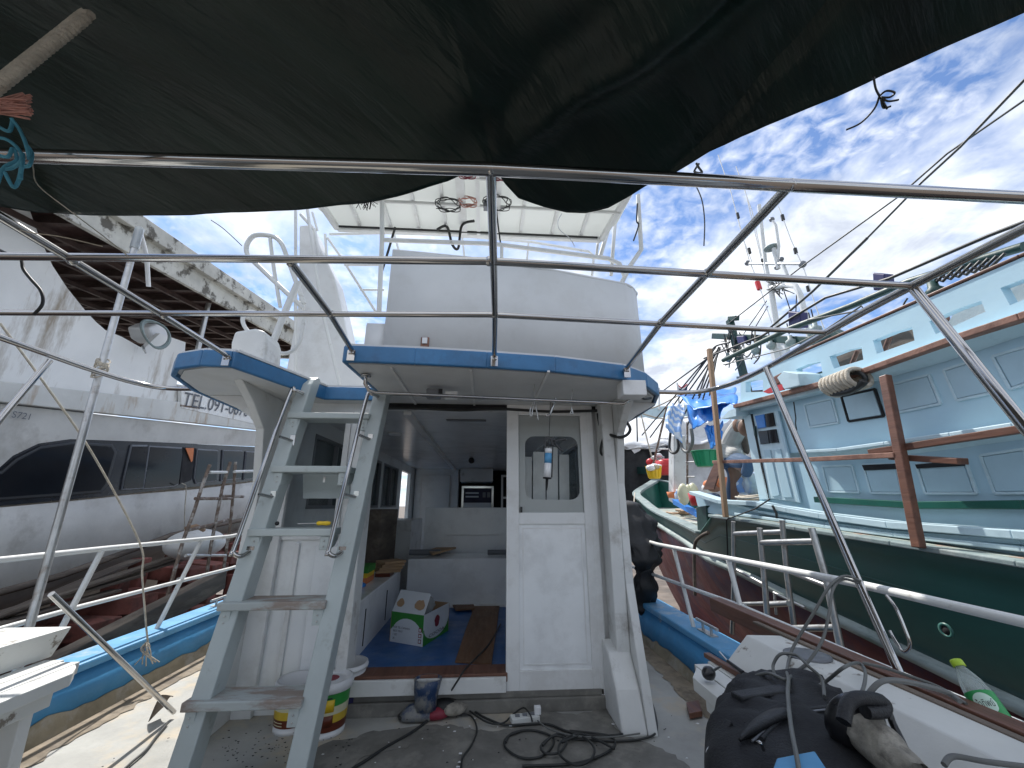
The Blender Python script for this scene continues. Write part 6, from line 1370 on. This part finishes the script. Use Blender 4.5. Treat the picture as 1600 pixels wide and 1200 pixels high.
clutter('red_bucket', 'red bucket wedged beside the green bitt post', 'bucket', lambda t, c: (MB().lathe([(0,0),(.10,0),(.13,.2),(.12,.2),(.09,.02),(0,.02)], c, n=18).build('bucket_body', 'red', t), tube([c+V((-.13,0,.2)), c+V((0,0,.12)), c+V((.13,0,.2))], .006).build('bail', 'galv', t)), pt(1090,790,x=3.5))
clutter('orange_bucket', 'low orange bucket at the foot of the grey samson post', 'bucket', lambda t, c: (MB().lathe([(0,0),(.10,0),(.13,.13),(.12,.13),(.09,.02),(0,.02)], c, n=18).build('bucket_body', 'orange', t),), pt(1052,778,x=4.2))
clutter('yellow_cloth', 'pale yellow cloth draped over a box behind the cans', 'cloth', lump(['pcream'], .17, (.8,.8,1.6), 3, 12), pt(1080,775,x=3.9))
clutter('red_bags', 'reddish sacks piled behind the yellow cloth', 'sacks', lump(['brownrail','orange','pail'], .22, n=5, seed=15), pt(1105,765,x=4.2))
clutter('clear_sack', 'big clear plastic sacks of blue material at the worker feet', 'sacks', lump(['stripe','bag','lblue2'], .22, (1,1,1.1), 6, 19), pt(1175,760,x=3.9))
clutter('wall_bag', 'olive bag hanging beside the worker in the shelter', 'bag', lump(['pcream','timberd'], .13, (.6,.8,2.0), 2, 22), pt(1168,700,x=3.8))
clutter('dark_bags', 'dark bundles lying on the ledge below the worker', 'bundles', lump(['jeans','tarpblk'], .13, (1.3,1.3,.6), 5, 24), pt(1122,782,x=3.5))
rc = thing('rope_pile', 'pale rope flaked in a pile on the worn foredeck', 'rope', pt(1040,780,x=4.6)); random.seed(17)
for k in range(9):
    c = V((4.45+random.uniform(-.3,.3), 8.6+random.uniform(-.5,.5), 1.08+.02*k*.5)); tube([c+V((random.uniform(.14,.24)*math.cos(t), .3*math.sin(t)*random.uniform(.9,1.1), .01*math.sin(3*t))) for t in [2*math.pi*i/16 for i in range(16)]], .02, 5, closed=True).build('rope_turn', 'tanwood' if k % 2 else 'rope', rc)
rc2 = thing('rope_coil', 'pale rope coil on the blue bench behind the board', 'rope', pt(1170,785,x=3.5))
for k in range(6):
    c = pt(1175,786,x=3.5)+V((random.uniform(-.05,.05), random.uniform(-.05,.05), .03*k*.6)); tube([c+V((.12*math.cos(t), .28*math.sin(t), .01*math.sin(2*t+k))) for t in [2*math.pi*i/18 for i in range(18)]], .014, 5, closed=True).build('rope_turn', 'rope', rc2)
rp([(1130,785),(1188,800),(1188,812),(1135,800)], 'bluetarp', 'deck_bench', x=3.35, th=.4, bevel=.01); MB().prism(pts([(1050,780),(1100,808),(1100,815),(1052,788)], x=3.75), (.12,0,0)).build('blue_bench', 'bluetarp', rb)
MB().beam(pt(1058,680,x=4.4), pt(1058,785,x=4.4), .28, .28, up=(1,0,0)).build('samson_post', 'worn_white', rb, bevel=.02)
tube(spl([pt(1050,690,x=4.2)+V((0,0,.25)), pt(1046,700,x=4.15), pt(1052,708,x=4.12), pt(1060,700,x=4.15), pt(1058,685,x=4.2)+V((0,0,.2))], 6), .03).build('hanging_hose', 'cable', rb)
tube(spl(pts([(1062,680),(1066,700),(1075,706),(1082,690),(1080,670)], x=4.2), 6), .035).build('hanging_hose', 'cableg', rb)
aft = thing('bow_ladder', 'dark iron ladder leaning on the bow of the green hull', 'ladder', pt(1025,730,x=4.6))
for l, r_ in (([(1042,635),(1020,728)],.03),([(1074,660),(1074,770)],.025),([(1030,685),(1062,686)],.018),([(1027,702),(1060,702)],.018),([(1062,722),(1085,722)],.018),([(1064,745),(1086,745)],.018)): tube(pts(l, x=4.7), r_, 6).build('rail_tube', 'rust' if r_ > .02 else 'galv', aft)
an = thing('bow_sprit', 'dark green bow platform with a small white rail', 'platform', pt(1000,735,x=5.0))
MB().beam(pt(976,735,x=5.0), pt(1015,735,x=5.0), .2, .22).build('platform_beam', 'mastgreen', an); tube(pts([(976,729),(990,729)], x=4.9), .04).build('platform_rail', 'railwhite', an)
for a in (978, 988): tube(pts([(a,729),(a,723)], x=4.9), .03).build('platform_post', 'railwhite', an)
# ---- blue sheets, striped cloths, awnings and background
def sheet(corners, y, nm, m, lab, cat, amp=.12, n=16, fold=5, **k):
    a, b, c, d = [pt(*q, y=yy_) for q, yy_ in zip(corners, (y if isinstance(y, (list, tuple)) else [y]*4))]
    rows = []
    for i in range(n+1):
        r = []
        for j in range(n+1):
            u, v = j/n, i/n; q = a.lerp(b, u).lerp(d.lerp(c, u), v)
            r.append(q+V((0, amp*noise.noise(V((u*fold, v*fold*.6, y[0] if isinstance(y, (list, tuple)) else y))), amp*.5*noise.noise(V((u*fold*1.3, v*fold*.5, 4))))))
        rows.append(r)
    return tag(MB().grid(rows).build(nm, m, thick=.01), lab, cat)
sheet([(1058,618),(1150,606),(1152,628),(1085,640)], [9.5,8.5,6.5,7.5], 'blue_sheet', 'bluetarp', 'bright blue sheet draped over the boom behind the worker', 'tarpaulin', .12)
sheet([(1074,632),(1148,622),(1125,650),(1080,672)], [8.2,7.2,7,8], 'blue_sheet', 'bluetarp', 'crumpled blue sheet sagging below the first one', 'tarpaulin', .18)
sheet([(1046,632),(1072,630),(1066,690),(1038,668)], [8.4,8.2,8,8.3], 'striped_sheet', 'stripe', 'pale blue striped sheet hanging over a line at the bow', 'sheet', .15)
sheet([(1098,668),(1128,660),(1128,685),(1112,702)], [7.8,7.2,7.2,7.5], 'striped_sheet', 'bluetarp', 'dark blue striped cloth tip hanging left of the worker', 'sheet', .12)
tw_ = thing('awning', 'white sheet awning on the far quay behind the bow', 'awning', pt(1000,760,y=15))
def aw(cs, m, nm, amp=.25):
    q = [pt(a, b, y=yy_) for a, b, yy_ in cs]; rows = []
    for i in range(13):
        r = []
        for j in range(21):
            u, v = j/20, i/12; p = q[0].lerp(q[1], u).lerp(q[3].lerp(q[2], u), v); r.append(p+V((0, amp*noise.noise(V((u*7, v*3, 1))), .5*amp*noise.noise(V((u*9, v*2, 6))))))
        rows.append(r)
    MB().grid(rows).build(nm, m, tw_, thick=.02)
aw([(930,700,12.6),(1125,690,12.6),(1125,650,17),(960,655,17)], 'tent', 'awning_top'); aw([(900,702,12.6),(1045,697,12.6),(1045,700,12.6),(900,705,12.6)], 'tent', 'awning_hem')
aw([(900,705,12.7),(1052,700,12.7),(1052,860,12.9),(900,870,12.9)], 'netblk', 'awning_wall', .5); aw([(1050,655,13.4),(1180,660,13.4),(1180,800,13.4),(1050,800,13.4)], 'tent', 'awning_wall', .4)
for x in (905, 968, 1052, 1120): tube([pt(x, 690, y=13), V((pt(x, 690, y=13).x, 13, -1.9))], .04).build('awning_pole', 'galv', tw_)
for k, l in enumerate(([(985,640),(1040,655),(1100,648)],[(960,628),(1010,640),(1060,618)],[(1000,640),(1012,690),(1020,718)],[(995,650),(996,690)])): tag(tube(spl(pts(l, y=10.5), 4), .02, 5).build('mooring_rope', 'rope' if k < 3 else 'cable'), ['slack pale rope before the white awning, the longest','pale rope slanting past the roof corner','curved pale rope dropping toward the bow','thin dark line hanging before the awning'][k], 'rope')
fg = thing('flag', 'small red white and blue flag above the roof corner', 'flag', pt(1068,612,y=10))
for i, m in enumerate(('red','pail','pnavy','pnavy','pail','red')):
    h0, h1 = i/6, (i+1)/6; rows = [[pt(1059+u*15, 600+u*2+4*math.sin(u*4)+h*14, y=10) for u in [j/6 for j in range(7)]] for h in (h0, h1)]
    MB().grid(rows).build('stripe', m, fg, thick=.01)
tube([pt(1058,598,y=10), pt(1064,660,y=10)], .025).build('staff', 'railwhite', fg)
# distant boats' clutter below the wing gap on the right of the cabin
db = thing('background_boat', 'pale distant boat roof glimpsed above the white awning', 'boat', pt(1000,660,y=19))
MB().prism(pts([(955,640),(1080,632),(1085,662),(955,668)], y=19), (0, 2, 0)).build('roof', 'lblue2', db); MB().prism(pts([(965,662),(1120,658),(1120,720),(965,720)], y=19.1), (0, 2, 0)).build('wall', 'pail', db)
for x in (975, 1000, 1030): tube(pts([(x,640),(x,606)], y=18.9), .05).build('aerial', 'railwhite', db)
# quay shed seen through the far window of the cabin is the white ship itself
